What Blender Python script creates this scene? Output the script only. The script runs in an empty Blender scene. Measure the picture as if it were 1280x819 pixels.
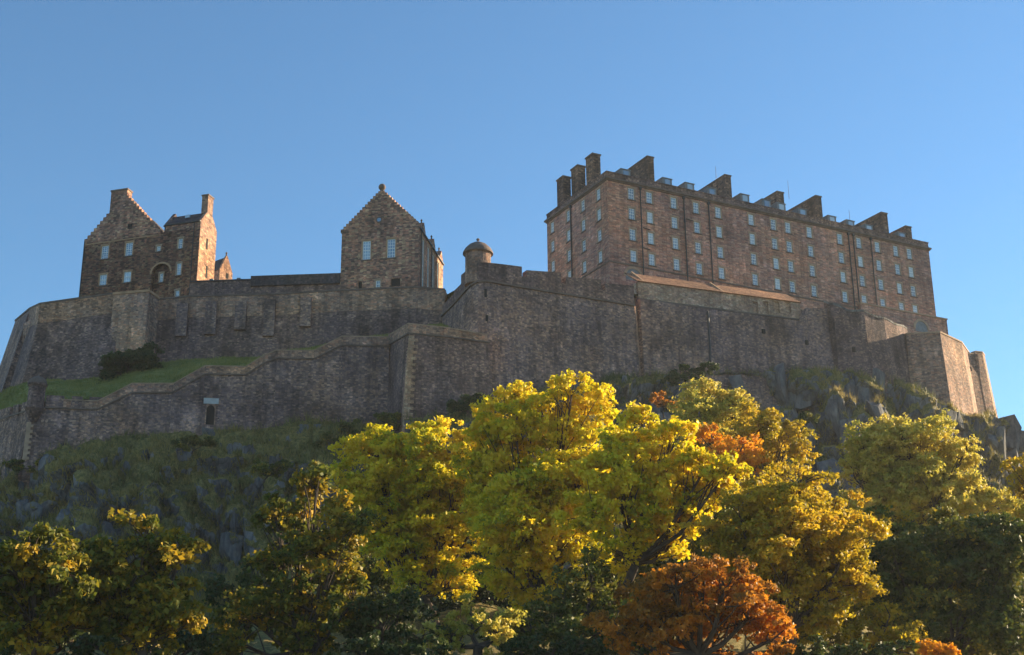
import bpy, math, random
import numpy as np
from mathutils import Vector, Matrix, noise
random.seed(7); RNG = np.random.default_rng(7)
S = bpy.context.scene; COL = S.collection; R = math.radians

# ------------------------------------------------------------------ camera
FPX, PITCH, ROLL, EYE = 1700.0, R(18.5), R(-0.47), 1.7
FW = Vector((0, math.cos(PITCH), math.sin(PITCH))); _u = Vector((0, -math.sin(PITCH), math.cos(PITCH))); _r = Vector((1, 0, 0))
RT = _r*math.cos(ROLL) + _u*math.sin(ROLL); UP = -_r*math.sin(ROLL) + _u*math.cos(ROLL)
cd = bpy.data.cameras.new('camera'); cam = bpy.data.objects.new('camera', cd); COL.objects.link(cam)
cd.sensor_width = 36; cd.sensor_fit = 'HORIZONTAL'; cd.lens = 36*FPX/1280; cd.clip_start = 0.5; cd.clip_end = 12000
m = Matrix.Identity(4)
for i in range(3): m[i][0] = RT[i]; m[i][1] = UP[i]; m[i][2] = -FW[i]
m[2][3] = EYE; cam.matrix_world = m; S.camera = cam

# ------------------------------------------------------------------ light
SUN_EL, SUN_AZ = 16.5, 61.0            # azimuth from +Y towards +X
w = bpy.data.worlds.new('World'); S.world = w; w.use_nodes = True
nt = w.node_tree; sky = nt.nodes.new('ShaderNodeTexSky'); sky.sky_type = 'NISHITA'; sky.sun_disc = False
sky.sun_elevation = R(SUN_EL); sky.sun_rotation = R(SUN_AZ); sky.altitude = 100; sky.air_density = 1.0; sky.dust_density = 0.0; sky.ozone_density = 3.5
bg = nt.nodes['Background']; tn = nt.nodes.new('ShaderNodeMix'); tn.data_type = 'RGBA'; tn.blend_type = 'MULTIPLY'; tn.inputs[0].default_value = 1; tn.inputs[7].default_value = (0.80, 0.98, 1.0, 1); nt.links.new(sky.outputs[0], tn.inputs[6]); nt.links.new(tn.outputs[2], bg.inputs[0]); bg.inputs[1].default_value = 0.071
sl = bpy.data.lights.new('sun', 'SUN'); sl.energy = 5.0; sl.angle = R(0.5); sl.color = (1.0, 0.80, 0.50)
so = bpy.data.objects.new('sun', sl); COL.objects.link(so)
sdir = Vector((math.cos(R(SUN_EL))*math.sin(R(SUN_AZ)), math.cos(R(SUN_EL))*math.cos(R(SUN_AZ)), math.sin(R(SUN_EL))))
so.rotation_euler = sdir.to_track_quat('Z', 'Y').to_euler(); so.location = (120, 60, 150)
vs = S.view_settings; vs.view_transform = 'Standard'; vs.look = 'None'; vs.gamma = 1; vs.exposure = 1.6; vs.use_curve_mapping = False

# ------------------------------------------------------------------ helpers
def ray(px, py): return FW + RT*((px-640)/FPX) + UP*((409.5-py)/FPX)
def at(px, py, Y):
    d = ray(px, py); return Vector((0, 0, EYE)) + d*(Y/d.y)

class Fr:                                   # an upright facade: u along it, z up, d behind it
    def __init__(s, O, deg):
        a = R(deg); s.a = a; s.O = Vector((O[0], O[1], 0)); s.U = Vector((math.cos(a), math.sin(a), 0)); s.D = Vector((-math.sin(a), math.cos(a), 0))
    def pt(s, u, z, d=0): return s.O + s.U*u + s.D*d + Vector((0, 0, z))
    def uz(s, px, py, d=0):
        r = ray(px, py); c = Vector((0, 0, EYE)); p0 = s.O + s.D*d
        t = (p0-c).dot(s.D)/r.dot(s.D); P = c + r*t; return (P-s.O).dot(s.U), P.z
    def u(s, px, py, d=0): return s.uz(px, py, d)[0]
    def z(s, px, py, d=0): return s.uz(px, py, d)[1]
    def side(s, u):                         # facade turned 90 deg at u: faces +U, its u runs backwards
        return Fr(s.pt(u, 0), math.degrees(s.a)+90)

class Id:                                   # plain local coordinates
    a = 0
    def pt(s, u, z, d=0): return Vector((u, d, z))
LOCAL = Id()

class MB:
    def __init__(s): s.v = []; s.f = []
    def face(s, *pts):
        n = len(s.v); s.v += [tuple(p) for p in pts]; s.f.append(tuple(range(n, n+len(pts))))
    def box(s, fr, u0, u1, z0, z1, d0, d1):
        p = [fr.pt(u, z, d) for z in (z0, z1) for (u, d) in ((u0, d0), (u1, d0), (u1, d1), (u0, d1))]
        for q in ((3,2,1,0), (4,5,6,7), (0,1,5,4), (1,2,6,5), (2,3,7,6), (3,0,4,7)): s.face(*[p[i] for i in q])
    def prism(s, fr, prof, d0, d1):         # profile of (u, z), counter-clockwise seen from the front
        a = [fr.pt(u, z, d0) for u, z in prof]; b = [fr.pt(u, z, d1) for u, z in prof]; n = len(prof)
        s.face(*a); s.face(*b[::-1])
        for i in range(n): j = (i+1) % n; s.face(a[j], a[i], b[i], b[j])
    def lathe(s, c, prof, n=20):            # profile of (r, z) from bottom to top
        rings = [[Vector((c[0]+r*math.cos(2*math.pi*k/n), c[1]+r*math.sin(2*math.pi*k/n), z)) for k in range(n)] for r, z in prof]
        for A, B in zip(rings, rings[1:]):
            for k in range(n): j = (k+1) % n; s.face(A[k], A[j], B[j], B[k])
        s.face(*rings[-1]); s.face(*rings[0][::-1])
    def facade(s, fr, u0, u1, z0, z1, holes=(), d=0, rev=0.3):
        us = sorted({u0, u1, *[h[0] for h in holes], *[h[1] for h in holes]}); zs = sorted({z0, z1, *[h[2] for h in holes], *[h[3] for h in holes]})
        us = [u for u in us if u0 <= u <= u1]; zs = [z for z in zs if z0 <= z <= z1]
        for a, b in zip(us, us[1:]):
            for c, e in zip(zs, zs[1:]):
                mu, mz = (a+b)/2, (c+e)/2
                if any(h[0] < mu < h[1] and h[2] < mz < h[3] for h in holes): continue
                s.face(fr.pt(a, c, d), fr.pt(b, c, d), fr.pt(b, e, d), fr.pt(a, e, d))
        for a, b, c, e in holes:
            P = lambda u, z, k: fr.pt(u, z, d+k*rev)
            s.face(P(a,c,0), P(a,e,0), P(a,e,1), P(a,c,1)); s.face(P(b,c,0), P(b,c,1), P(b,e,1), P(b,e,0))
            s.face(P(a,c,0), P(a,c,1), P(b,c,1), P(b,c,0)); s.face(P(a,e,0), P(b,e,0), P(b,e,1), P(a,e,1))
            s.face(P(a,c,1), P(a,e,1), P(b,e,1), P(b,c,1))
    def tube(s, pts, rad, n=6):
        pr = None
        for i, p in enumerate(pts):
            t = (pts[min(i+1, len(pts)-1)] - pts[max(i-1, 0)]).normalized()
            a = t.cross(Vector((0.31, 0.95, 0.02))).normalized(); b = t.cross(a)
            ring = [p + (a*math.cos(2*math.pi*k/n)+b*math.sin(2*math.pi*k/n))*rad[i] for k in range(n)]
            if pr:
                for k in range(n): j = (k+1) % n; s.face(pr[k], pr[j], ring[j], ring[k])
            pr = ring
    def build(s, name, mat, parent=None, origin=None, smooth=False):
        me = bpy.data.meshes.new(name); root = parent
        while root is not None and root.parent is not None: root = root.parent
        o0 = origin if origin is not None else (Vector(root['_o']) if root is not None and '_o' in root else Vector((0, 0, 0)))
        me.from_pydata([(a-o0[0], b-o0[1], c-o0[2]) for a, b, c in s.v], [], s.f)
        uvl = me.uv_layers.new(name='UVMap'); uv = np.zeros((len(me.loops), 2)); li = 0
        for f in s.f:
            q = [s.v[i] for i in f]; N = Vector((0, 0, 0))
            for i in range(len(q)):
                A, B = q[i], q[(i+1) % len(q)]
                N += Vector(((A[1]-B[1])*(A[2]+B[2]), (A[2]-B[2])*(A[0]+B[0]), (A[0]-B[0])*(A[1]+B[1])))
            if N.length > 0: N.normalize()
            h = math.hypot(N.x, N.y)
            if h < 0.25:
                for c in q: uv[li] = (c[0], c[1]); li += 1
            else:
                tx, ty = -N.y/h, N.x/h
                for c in q: uv[li] = (c[0]*tx+c[1]*ty, c[2]/h); li += 1
        uvl.data.foreach_set('uv', uv.ravel())
        me.materials.append(mat)
        if smooth: me.polygons.foreach_set('use_smooth', [True]*len(me.polygons))
        o = bpy.data.objects.new(name, me); COL.objects.link(o)
        if parent is not None: o.parent = parent
        elif origin is not None: o.location = origin
        return o

def tag(o, label=None, cat=None, group=None, kind=None):
    if label: o['label'] = label
    if cat: o['category'] = cat
    if group: o['group'] = group
    if kind: o['kind'] = kind
    return o
def thing(name, loc, label, cat, group=None):
    o = bpy.data.objects.new(name, None); COL.objects.link(o); o.location = loc; o.empty_display_size = 0.5
    o['_o'] = tuple(loc); return tag(o, label, cat, group)
def place(name, me, parent, P, a):          # a shared mesh as a part at world point P
    o = bpy.data.objects.new(name, me); COL.objects.link(o); o.parent = parent
    o.location = Vector(P) - Vector(parent['_o']); o.rotation_euler = (0, 0, a); return o
def sub(name, me, parent):
    o = bpy.data.objects.new(name, me); COL.objects.link(o); o.parent = parent; return o

# ------------------------------------------------------------------ materials
class N:
    def __init__(s, name):
        s.m = bpy.data.materials.new(name); s.m.use_nodes = True; s.t = s.m.node_tree; s.b = s.t.nodes['Principled BSDF']
        s.b.inputs['Roughness'].default_value = 0.9; s.b.inputs['Specular IOR Level'].default_value = 0.2
    def n(s, typ, **kw):
        x = s.t.nodes.new('ShaderNode'+typ)
        for k, v in kw.items():
            if k in x.inputs: x.inputs[k].default_value = v
            else: setattr(x, k, v)
        return x
    def l(s, a, b): s.t.links.new(a, b)
    def ramp(s, fac, stops, interp='LINEAR'):
        r = s.n('ValToRGB'); r.color_ramp.interpolation = interp; e = r.color_ramp.elements
        while len(e) < len(stops): e.new(0.5)
        for i, (p, c) in enumerate(stops): e[i].position = p; e[i].color = (c, c, c, 1) if not isinstance(c, tuple) else (*c, 1)
        s.l(fac, r.inputs[0]); return r.outputs[0]
    def mix(s, fac, a, b, mode='MIX'):
        x = s.n('Mix', data_type='RGBA', blend_type=mode)
        for i, v in ((0, fac), (6, a), (7, b)):
            if hasattr(v, 'links'): s.l(v, x.inputs[i])
            else: x.inputs[i].default_value = (*v, 1) if isinstance(v, tuple) else v
        return x.outputs[2]
    def coord(s, which='Object', scale=(1, 1, 1)):
        c = s.n('TexCoord'); mp = s.n('Mapping'); mp.inputs['Scale'].default_value = scale; s.l(c.outputs[which], mp.inputs[0]); return mp.outputs[0]
    def noise(s, vec, scale, detail=4, rough=0.6):
        x = s.n('TexNoise', Scale=scale, Detail=detail, Roughness=rough); s.l(vec, x.inputs['Vector']); return x.outputs['Fac']

def masonry(name, pal, sw=0.75, sh=0.38, mortar=(0.09, 0.085, 0.08), stain=0.55, streak=0.4, rnd=0.7, edge=0.06, bump=0.5, mort=0.6, warm=(1.2, 0.93, 0.86)):
    pal = [(min(0.6, r*warm[0]), g_*warm[1], b_*warm[2]) for r, g_, b_ in pal]
    k = N(name); uv = k.coord('UV', (1/sw, 1/sh, 1)); geo = k.n('NewGeometry').outputs['Position']
    dis = k.n('TexNoise', Scale=0.9, Detail=2); k.l(uv, dis.inputs['Vector'])
    ad = k.n('VectorMath', operation='MULTIPLY_ADD'); k.l(dis.outputs['Color'], ad.inputs[0]); ad.inputs[1].default_value = (0.5, 0.5, 0); k.l(uv, ad.inputs[2])
    v1 = k.n('TexVoronoi', voronoi_dimensions='2D', Scale=1.0, Randomness=rnd); k.l(ad.outputs[0], v1.inputs['Vector'])
    v2 = k.n('TexVoronoi', voronoi_dimensions='2D', feature='DISTANCE_TO_EDGE', Scale=1.0, Randomness=rnd); k.l(ad.outputs[0], v2.inputs['Vector'])
    sep = k.n('SeparateColor'); k.l(v1.outputs['Color'], sep.inputs[0])
    n = len(pal); col = k.ramp(sep.outputs[0], [(i/n, c) for i, c in enumerate(pal)], 'CONSTANT')
    br = k.ramp(sep.outputs[1], [(0, 0.74), (1, 1.26)]); col = k.mix(1.0, col, br, 'MULTIPLY')
    ed = k.ramp(v2.outputs['Distance'], [(0, 1.0), (edge, 0.0)])
    em = k.n('Math', operation='MULTIPLY'); k.l(ed, em.inputs[0]); em.inputs[1].default_value = mort
    col = k.mix(em.outputs[0], col, mortar)
    big = k.noise(geo, 0.13, 6, 0.65); st = k.ramp(big, [(0.34, 1-stain), (0.5, 0.95), (0.66, 1.15)]); col = k.mix(1.0, col, st, 'MULTIPLY')
    mp = k.n('Mapping'); mp.inputs['Scale'].default_value = (0.9, 0.9, 0.07); k.l(geo, mp.inputs[0])
    sk = k.noise(mp.outputs[0], 0.8, 5, 0.65); sr = k.ramp(sk, [(0.38, 1-streak), (0.55, 1.0)]); col = k.mix(1.0, col, sr, 'MULTIPLY')
    fine = k.noise(geo, 3.0, 3, 0.7); fr = k.ramp(fine, [(0.3, 0.7), (0.7, 1.25)]); col = k.mix(0.8, col, fr, 'MULTIPLY')
    pn = k.noise(geo, 0.075, 3, 0.55); pt = k.ramp(pn, [(0.40, (0.80,0.82,0.90)), (0.5, (1.0,1.0,1.0)), (0.6, (1.12,1.04,0.94))]); col = k.mix(1.0, col, pt, 'MULTIPLY')
    rp = k.noise(geo, 0.33, 2, 0.5); rt_ = k.ramp(rp, [(0.60, 1.0), (0.64, 1.32)]); col = k.mix(1.0, col, rt_, 'MULTIPLY')
    k.l(col, k.b.inputs['Base Color'])
    h = k.ramp(v2.outputs['Distance'], [(0, 0.0), (0.18, 1.0)]); hm = k.n('Math', operation='MULTIPLY_ADD'); k.l(fine, hm.inputs[0]); hm.inputs[1].default_value = 1.2; k.l(h, hm.inputs[2])
    bp = k.n('Bump', Strength=bump, Distance=0.12); k.l(hm.outputs[0], bp.inputs['Height']); k.l(bp.outputs[0], k.b.inputs['Normal'])
    return k.m
def plain(name, col, rough=0.8, var=0.25, scale=1.5, metal=0, spec=0.3):
    k = N(name); g = k.n('NewGeometry').outputs['Position']; f = k.noise(g, scale, 5)
    c = k.ramp(f, [(0.3, tuple(x*(1-var) for x in col)), (0.7, tuple(min(1, x*(1+var)) for x in col))]); k.l(c, k.b.inputs['Base Color'])
    k.b.inputs['Roughness'].default_value = rough; k.b.inputs['Metallic'].default_value = metal; k.b.inputs['Specular IOR Level'].default_value = spec
    bp = k.n('Bump', Strength=0.3, Distance=0.05); k.l(k.noise(g, scale*6, 3), bp.inputs['Height']); k.l(bp.outputs[0], k.b.inputs['Normal'])
    return k.m
M = {}
M['ashlar'] = masonry('pink_grey_rubble', [(0.44,0.255,0.18), (0.38,0.235,0.175), (0.48,0.29,0.205), (0.30,0.205,0.165), (0.54,0.35,0.245), (0.40,0.27,0.21), (0.46,0.25,0.175)], 0.85, 0.27, stain=0.25, streak=0.3, rnd=0.6, bump=0.35, warm=(1.16, 0.95, 0.95))
M['brown'] = masonry('brown_rubble', [(0.46,0.285,0.185), (0.32,0.205,0.15), (0.58,0.40,0.26), (0.22,0.155,0.125), (0.48,0.27,0.185), (0.38,0.265,0.195), (0.17,0.13,0.11), (0.50,0.34,0.24)], 0.6, 0.28, stain=0.3, streak=0.3)
M['dark'] = masonry('dark_weathered_rubble', [(0.20,0.15,0.13), (0.26,0.195,0.165), (0.15,0.12,0.11), (0.34,0.26,0.205), (0.23,0.17,0.155), (0.18,0.145,0.135)], 0.42, 0.24, stain=0.5, streak=0.4, warm=(1.06, 0.86, 0.84))
M['grey'] = masonry('grey_rubble_wall', [(0.25,0.20,0.175), (0.32,0.25,0.21), (0.18,0.15,0.14), (0.44,0.34,0.26), (0.28,0.215,0.195), (0.22,0.18,0.17), (0.36,0.265,0.20)], 0.45, 0.26, stain=0.5, streak=0.4, warm=(1.06, 0.86, 0.84))
M['tan'] = masonry('tan_rubble_wall', [(0.40,0.30,0.215), (0.32,0.25,0.19), (0.50,0.38,0.27), (0.25,0.205,0.17), (0.44,0.29,0.20), (0.36,0.29,0.23)], 0.55, 0.28, stain=0.45, streak=0.35)
M['pale'] = masonry('pale_stone_wall', [(0.52,0.40,0.28), (0.44,0.35,0.25), (0.58,0.45,0.33), (0.37,0.29,0.225), (0.54,0.38,0.26)], 0.55, 0.28, stain=0.35, streak=0.3)
M['chimney'] = masonry('sooty_chimney_rubble', [(0.20,0.15,0.115), (0.14,0.11,0.09), (0.27,0.20,0.14), (0.10,0.085,0.075), (0.17,0.13,0.105)], 0.6, 0.28, stain=0.5, streak=0.5)
M['trim'] = plain('dressed_stone', (0.38, 0.25, 0.17), 0.9, 0.3, 0.8)
M['soot'] = plain('sooty_stone', (0.15, 0.105, 0.085), 0.9, 0.35, 0.8)
M['warmtrim'] = plain('warm_dressed_stone', (0.42, 0.24, 0.14), 0.9, 0.25, 0.8)
M['slate'] = masonry('roof_slate', [(0.055,0.06,0.07), (0.07,0.072,0.08), (0.045,0.05,0.06), (0.08,0.078,0.082)], 0.4, 0.3, stain=0.3, streak=0.2, rnd=0.3, bump=0.3)
M['tile'] = masonry('clay_roof_stone', [(0.30,0.185,0.11), (0.25,0.15,0.09), (0.34,0.22,0.13)], 0.5, 0.4, stain=0.3, streak=0.2, rnd=0.3)
M['white'] = plain('white_paint', (0.78, 0.78, 0.76), 0.5, 0.06)
M['lead'] = plain('lead_grey', (0.16, 0.17, 0.18), 0.5, 0.25)
M['iron'] = plain('black_iron', (0.035, 0.033, 0.032), 0.5, 0.2)
M['dark_void'] = plain('dark_opening', (0.015, 0.014, 0.014), 0.9, 0.1)
def glass_mat():
    k = N('window_glass'); r = k.n('ObjectInfo').outputs['Random']
    c = k.ramp(r, [(0, (0.10,0.15,0.21)), (0.45, (0.20,0.29,0.38)), (0.75, (0.34,0.44,0.52)), (1, (0.5,0.56,0.6))])
    k.l(c, k.b.inputs['Base Color']); k.b.inputs['Roughness'].default_value = 0.06; k.b.inputs['Specular IOR Level'].default_value = 1.0; k.b.inputs['IOR'].default_value = 1.7
    return k.m
M['glass'] = glass_mat()
M['bark'] = plain('tree_bark', (0.07, 0.052, 0.04), 0.95, 0.4, 2.0)

def hill_mat():
    k = N('crag_and_turf'); g = k.n('NewGeometry'); pos = g.outputs['Position']
    mp = k.n('Mapping'); mp.inputs['Scale'].default_value = (1, 1, 0.45); k.l(pos, mp.inputs[0])
    a = k.noise(mp.outputs[0], 0.35, 9, 0.7); b = k.noise(pos, 1.6, 6, 0.7)
    rock = k.ramp(a, [(0.3, (0.05,0.05,0.054)), (0.47, (0.13,0.125,0.13)), (0.58, (0.24,0.225,0.22)), (0.75, (0.15,0.135,0.13))])
    v = k.n('TexVoronoi', feature='DISTANCE_TO_EDGE', Scale=0.55); k.l(mp.outputs[0], v.inputs['Vector']); ck = k.ramp(v.outputs['Distance'], [(0, 0.45), (0.07, 1.0)])
    rock = k.mix(0.8, rock, ck, 'MULTIPLY')
    turf = k.ramp(b, [(0.25, (0.055,0.06,0.018)), (0.42, (0.13,0.115,0.035)), (0.55, (0.25,0.19,0.06)), (0.7, (0.40,0.28,0.09))])
    sp = k.n('SeparateXYZ'); k.l(g.outputs['Normal'], sp.inputs[0])
    ma = k.n('Math', operation='MULTIPLY_ADD'); k.l(k.noise(pos, 0.22, 7, 0.68), ma.inputs[0]); ma.inputs[1].default_value = 1.5; k.l(sp.outputs[2], ma.inputs[2])
    fac = k.ramp(ma.outputs[0], [(0.97, 0.0), (1.09, 1.0)])
    k.l(k.mix(fac, rock, turf), k.b.inputs['Base Color'])
    ms = k.n('Math', operation='MULTIPLY'); k.l(a, ms.inputs[0]); k.l(b, ms.inputs[1])
    bp = k.n('Bump', Strength=0.9, Distance=0.8); k.l(ms.outputs[0], bp.inputs['Height']); k.l(bp.outputs[0], k.b.inputs['Normal'])
    return k.m
M['hill'] = hill_mat()
def rock_mat():
    k = N('dark_basalt'); g = k.n('NewGeometry'); pos = g.outputs['Position']
    mp = k.n('Mapping'); mp.inputs['Scale'].default_value = (1, 1, 0.4); k.l(pos, mp.inputs[0]); a = k.noise(mp.outputs[0], 0.7, 8, 0.7)
    c = k.ramp(a, [(0.3, (0.05,0.05,0.055)), (0.5, (0.13,0.125,0.13)), (0.68, (0.24,0.22,0.205))])
    sp = k.n('SeparateXYZ'); k.l(g.outputs['Normal'], sp.inputs[0]); ma = k.n('Math', operation='MULTIPLY_ADD'); k.l(k.noise(pos, 0.6, 5, 0.7), ma.inputs[0]); ma.inputs[1].default_value = 0.8; k.l(sp.outputs[2], ma.inputs[2])
    k.l(k.mix(k.ramp(ma.outputs[0], [(1.0, 0.0), (1.1, 1.0)]), c, (0.22,0.18,0.06)), k.b.inputs['Base Color'])
    bp = k.n('Bump', Strength=0.9, Distance=0.5); k.l(k.noise(mp.outputs[0], 1.3, 6, 0.7), bp.inputs['Height']); k.l(bp.outputs[0], k.b.inputs['Normal']); return k.m
M['rock'] = rock_mat()
def turf_mat(name, c0, c1, c2, sc=0.8):
    k = N(name); p = k.n('NewGeometry').outputs['Position']; f = k.noise(p, sc, 8, 0.7)
    k.l(k.ramp(f, [(0.3, c0), (0.5, c1), (0.7, c2)]), k.b.inputs['Base Color'])
    bp = k.n('Bump', Strength=0.8, Distance=0.3); k.l(k.noise(p, 3.5, 5, 0.7), bp.inputs['Height']); k.l(bp.outputs[0], k.b.inputs['Normal']); return k.m
M['lawn'] = turf_mat('bank_turf', (0.09,0.10,0.025), (0.20,0.205,0.05), (0.33,0.29,0.10))
M['ground'] = turf_mat('park_lawn', (0.04,0.06,0.015), (0.07,0.09,0.02), (0.10,0.10,0.03))
def leaf_mat(name, stops, trans=0.38):
    k = N(name); t = k.t; r = k.n('NewGeometry').outputs['Random Per Island']; at_ = k.n('Attribute', attribute_name='tint')
    ad = k.n('Math', operation='MULTIPLY_ADD'); k.l(r, ad.inputs[0]); ad.inputs[1].default_value = 0.32
    sc = k.n('Math', operation='MULTIPLY'); k.l(at_.outputs['Fac'], sc.inputs[0]); sc.inputs[1].default_value = 0.68; k.l(sc.outputs[0], ad.inputs[2])
    c = k.ramp(ad.outputs[0], stops); k.l(c, k.b.inputs['Base Color']); k.b.inputs['Roughness'].default_value = 0.55; k.b.inputs['Specular IOR Level'].default_value = 0.25
    tr = k.n('BsdfTranslucent'); k.l(c, tr.inputs['Color']); mx = k.n('MixShader'); mx.inputs[0].default_value = trans
    k.l(k.b.outputs[0], mx.inputs[1]); k.l(tr.outputs[0], mx.inputs[2]); k.l(mx.outputs[0], t.nodes['Material Output'].inputs[0]); return k.m
L = {}
L['yellow'] = leaf_mat('yellow_leaves', [(0.05, (0.17,0.23,0.02)), (0.28, (0.52,0.49,0.02)), (0.48, (0.82,0.64,0.02)), (1, (0.92,0.70,0.06))], 0.5)
L['gold'] = leaf_mat('green_gold_leaves', [(0.05, (0.07,0.11,0.018)), (0.4, (0.18,0.19,0.02)), (0.65, (0.50,0.34,0.02)), (1, (0.72,0.42,0.03))], 0.45)
L['leftgold'] = leaf_mat('green_leaves_with_gold', [(0.05, (0.06,0.09,0.015)), (0.4, (0.14,0.155,0.02)), (0.68, (0.40,0.28,0.02)), (1, (0.68,0.38,0.03))], 0.4)
L['pale'] = leaf_mat('pale_yellow_leaves', [(0.05, (0.28,0.30,0.05)), (0.4, (0.52,0.45,0.07)), (0.7, (0.68,0.54,0.10)), (1, (0.76,0.62,0.2))], 0.48)
L['olive'] = leaf_mat('olive_gold_leaves', [(0.05, (0.16,0.16,0.02)), (0.35, (0.40,0.31,0.02)), (0.7, (0.65,0.44,0.025)), (1, (0.76,0.48,0.06))], 0.48)
L['orange'] = leaf_mat('orange_leaves', [(0.05, (0.42,0.22,0.015)), (0.4, (0.72,0.31,0.015)), (0.7, (0.80,0.37,0.02)), (1, (0.84,0.50,0.03))], 0.48)
L['rust'] = leaf_mat('rust_leaves', [(0.05, (0.12,0.08,0.03)), (0.3, (0.32,0.155,0.025)), (0.6, (0.62,0.24,0.02)), (1, (0.74,0.35,0.03))], 0.44)
L['green'] = leaf_mat('dark_green_leaves', [(0.05, (0.045,0.065,0.016)), (0.45, (0.09,0.115,0.02)), (0.7, (0.18,0.175,0.025)), (0.85, (0.46,0.34,0.03)), (1, (0.6,0.40,0.03))], 0.3)
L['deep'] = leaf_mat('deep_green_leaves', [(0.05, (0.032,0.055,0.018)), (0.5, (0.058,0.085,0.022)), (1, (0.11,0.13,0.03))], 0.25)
L['dry'] = leaf_mat('dry_grass_blades', [(0.05, (0.06,0.085,0.02)), (0.35, (0.14,0.14,0.04)), (0.65, (0.32,0.25,0.075)), (1, (0.52,0.36,0.12))], 0.3)
L['lawn'] = leaf_mat('lawn_blades', [(0.05, (0.10,0.12,0.025)), (0.5, (0.22,0.225,0.05)), (1, (0.40,0.34,0.11))], 0.3)

def np_mesh(name, V, F, mat, parent=None, origin=(0, 0, 0), tint=None):
    me = bpy.data.meshes.new(name); V = np.asarray(V, np.float32) - np.asarray(origin, np.float32); F = np.asarray(F, np.int32); k = F.shape[1]
    me.vertices.add(len(V)); me.vertices.foreach_set('co', V.ravel()); me.loops.add(F.size); me.loops.foreach_set('vertex_index', F.ravel())
    me.polygons.add(len(F)); me.polygons.foreach_set('loop_start', np.arange(0, F.size, k, dtype=np.int32)); me.polygons.foreach_set('loop_total', np.full(len(F), k, np.int32))
    if tint is not None:
        a = me.attributes.new('tint', 'FLOAT', 'POINT'); a.data.foreach_set('value', np.asarray(tint, np.float32))
    me.materials.append(mat); me.update(calc_edges=True); me.validate()
    o = bpy.data.objects.new(name, me); COL.objects.link(o)
    if parent is not None: o.parent = parent
    else: o.location = origin
    return o

# ------------------------------------------------------------------ the rock and the ground
def rowfn(knots):
    P = [(k[0], at(*k)) for k in knots]
    def f(px):
        if px <= P[0][0]: a, b = P[0], P[1]
        elif px >= P[-1][0]: a, b = P[-2], P[-1]
        else:
            for a, b in zip(P, P[1:]):
                if a[0] <= px <= b[0]: break
        return a[1].lerp(b[1], (px-a[0])/(b[0]-a[0]))
    return f
FOOT = [(-700,690,300), (-60,576,222), (33,574,200), (110,549,201), (190,543,203), (330,532,206), (400,524,208), (499,522,211), (505,524,199), (600,506,204), (690,482,211), (806,468,221.5), (1030,460,236), (1130,476,242), (1182,503,242), (1212,520,249), (1242,513,257), (1285,548,262), (1400,690,266), (1560,850,270), (2100,960,280)]
EDGE = [(-700,720,280), (-60,625,206), (33,612,190), (110,602,189), (190,600,190), (330,592,192), (400,575,194), (499,560,198), (600,535,194), (690,515,202), (806,492,214), (870,476,230), (1000,484,231), (1075,502,232), (1130,486,239), (1182,513,238), (1212,530,245), (1242,522,254), (1285,560,258), (1400,710,262), (1560,870,266), (2100,965,276)]
CLIFF = [(-700,800,260), (-60,700,198), (33,700,184), (110,700,183), (200,700,184), (300,710,186), (400,680,188), (499,640,192), (600,600,188), (690,590,194), (806,580,204), (900,590,215), (1000,610,218), (1100,640,220), (1200,650,226), (1285,655,246), (1400,780,250), (1560,890,256), (2100,968,262)]
TALUS = [(-700,850,220), (-60,790,150), (100,790,146), (250,800,148), (400,780,150), (600,740,152), (806,720,165), (1000,740,172), (1200,800,175), (1285,830,180), (1560,930,190), (2100,972,200)]
TOE = [(-700,930,120), (-60,880,88), (250,885,86), (600,870,86), (1000,880,88), (1285,905,90), (1560,945,96), (2100,974,110)]
fs = [rowfn(k) for k in (FOOT, EDGE, CLIFF, TALUS, TOE)]
def fbm(p, s, o=5): return noise.fractal(p*s, 0.9, 2.1, o)
def hillgrid(px):
    p = [f(px) for f in fs]; back = p[0] + Vector((0, 6, -1)); end = Vector((p[4].x, 25, -0.6))
    return [back] + p + [end]
SEG = [3, 16, 40, 34, 22, 12]
cols = np.concatenate([np.linspace(-700, -80, 30, endpoint=False), np.arange(-80, 1420, 3.2), np.linspace(1420, 2100, 40)])
V = []; nrow = sum(SEG)+1
for px in cols:
    K = hillgrid(px); line = []
    for s in range(6):
        for j in range(SEG[s]):
            t = j/SEG[s]; P = K[s].lerp(K[s+1], t); line.append((P, s, t))
    line.append((K[6], 5, 1.0))
    for P, s, t in line:
        amp = [0, 0.9*min(1, t*3), 1, 1-0.65*t, 0.35*(1-t), 0.05][s]
        if s == 1: amp = 0.15 + 0.85*t
        q = Vector((P.x, P.y*1.0, P.z*0.6))
        n1 = noise.ridged_multi_fractal(q*0.06, 1.0, 2.2, 6, 1.0, 2.0)-1.0
        n2 = fbm(q+Vector((31, 7, 3)), 0.16, 5); n3 = noise.cell(Vector((P.x*0.32+0.6*n2, P.y*0.2, P.z*0.11)))-0.5
        vd, vp = noise.voronoi(Vector((P.x*0.20+0.25*n2, P.y*0.16, P.z*0.12)), distance_metric='DISTANCE', exponent=2.5)
        vd2, vp2 = noise.voronoi(Vector((P.x*0.5, P.y*0.4+5, P.z*0.33)), distance_metric='DISTANCE', exponent=2.5)
        bl = noise.cell(vp[0]*37.0)-0.5; bl2 = noise.cell(vp2[0]*41.0)-0.5; cr = max(0, 1-(vd[1]-vd[0])/0.09)
        n3 = bl*1.5 + bl2*0.5 - cr*0.5
        dy = -(3.4*n1 + 1.6*n2 + 2.4*n3)*amp
        dz = (1.9*fbm(q, 0.10, 5) + 0.9*n2 + 0.8*n3)*amp
        dx = 1.2*fbm(q+Vector((9, 51, 2)), 0.14, 4)*amp
        V.append((P.x+dx, P.y+dy, P.z+dz))
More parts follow.
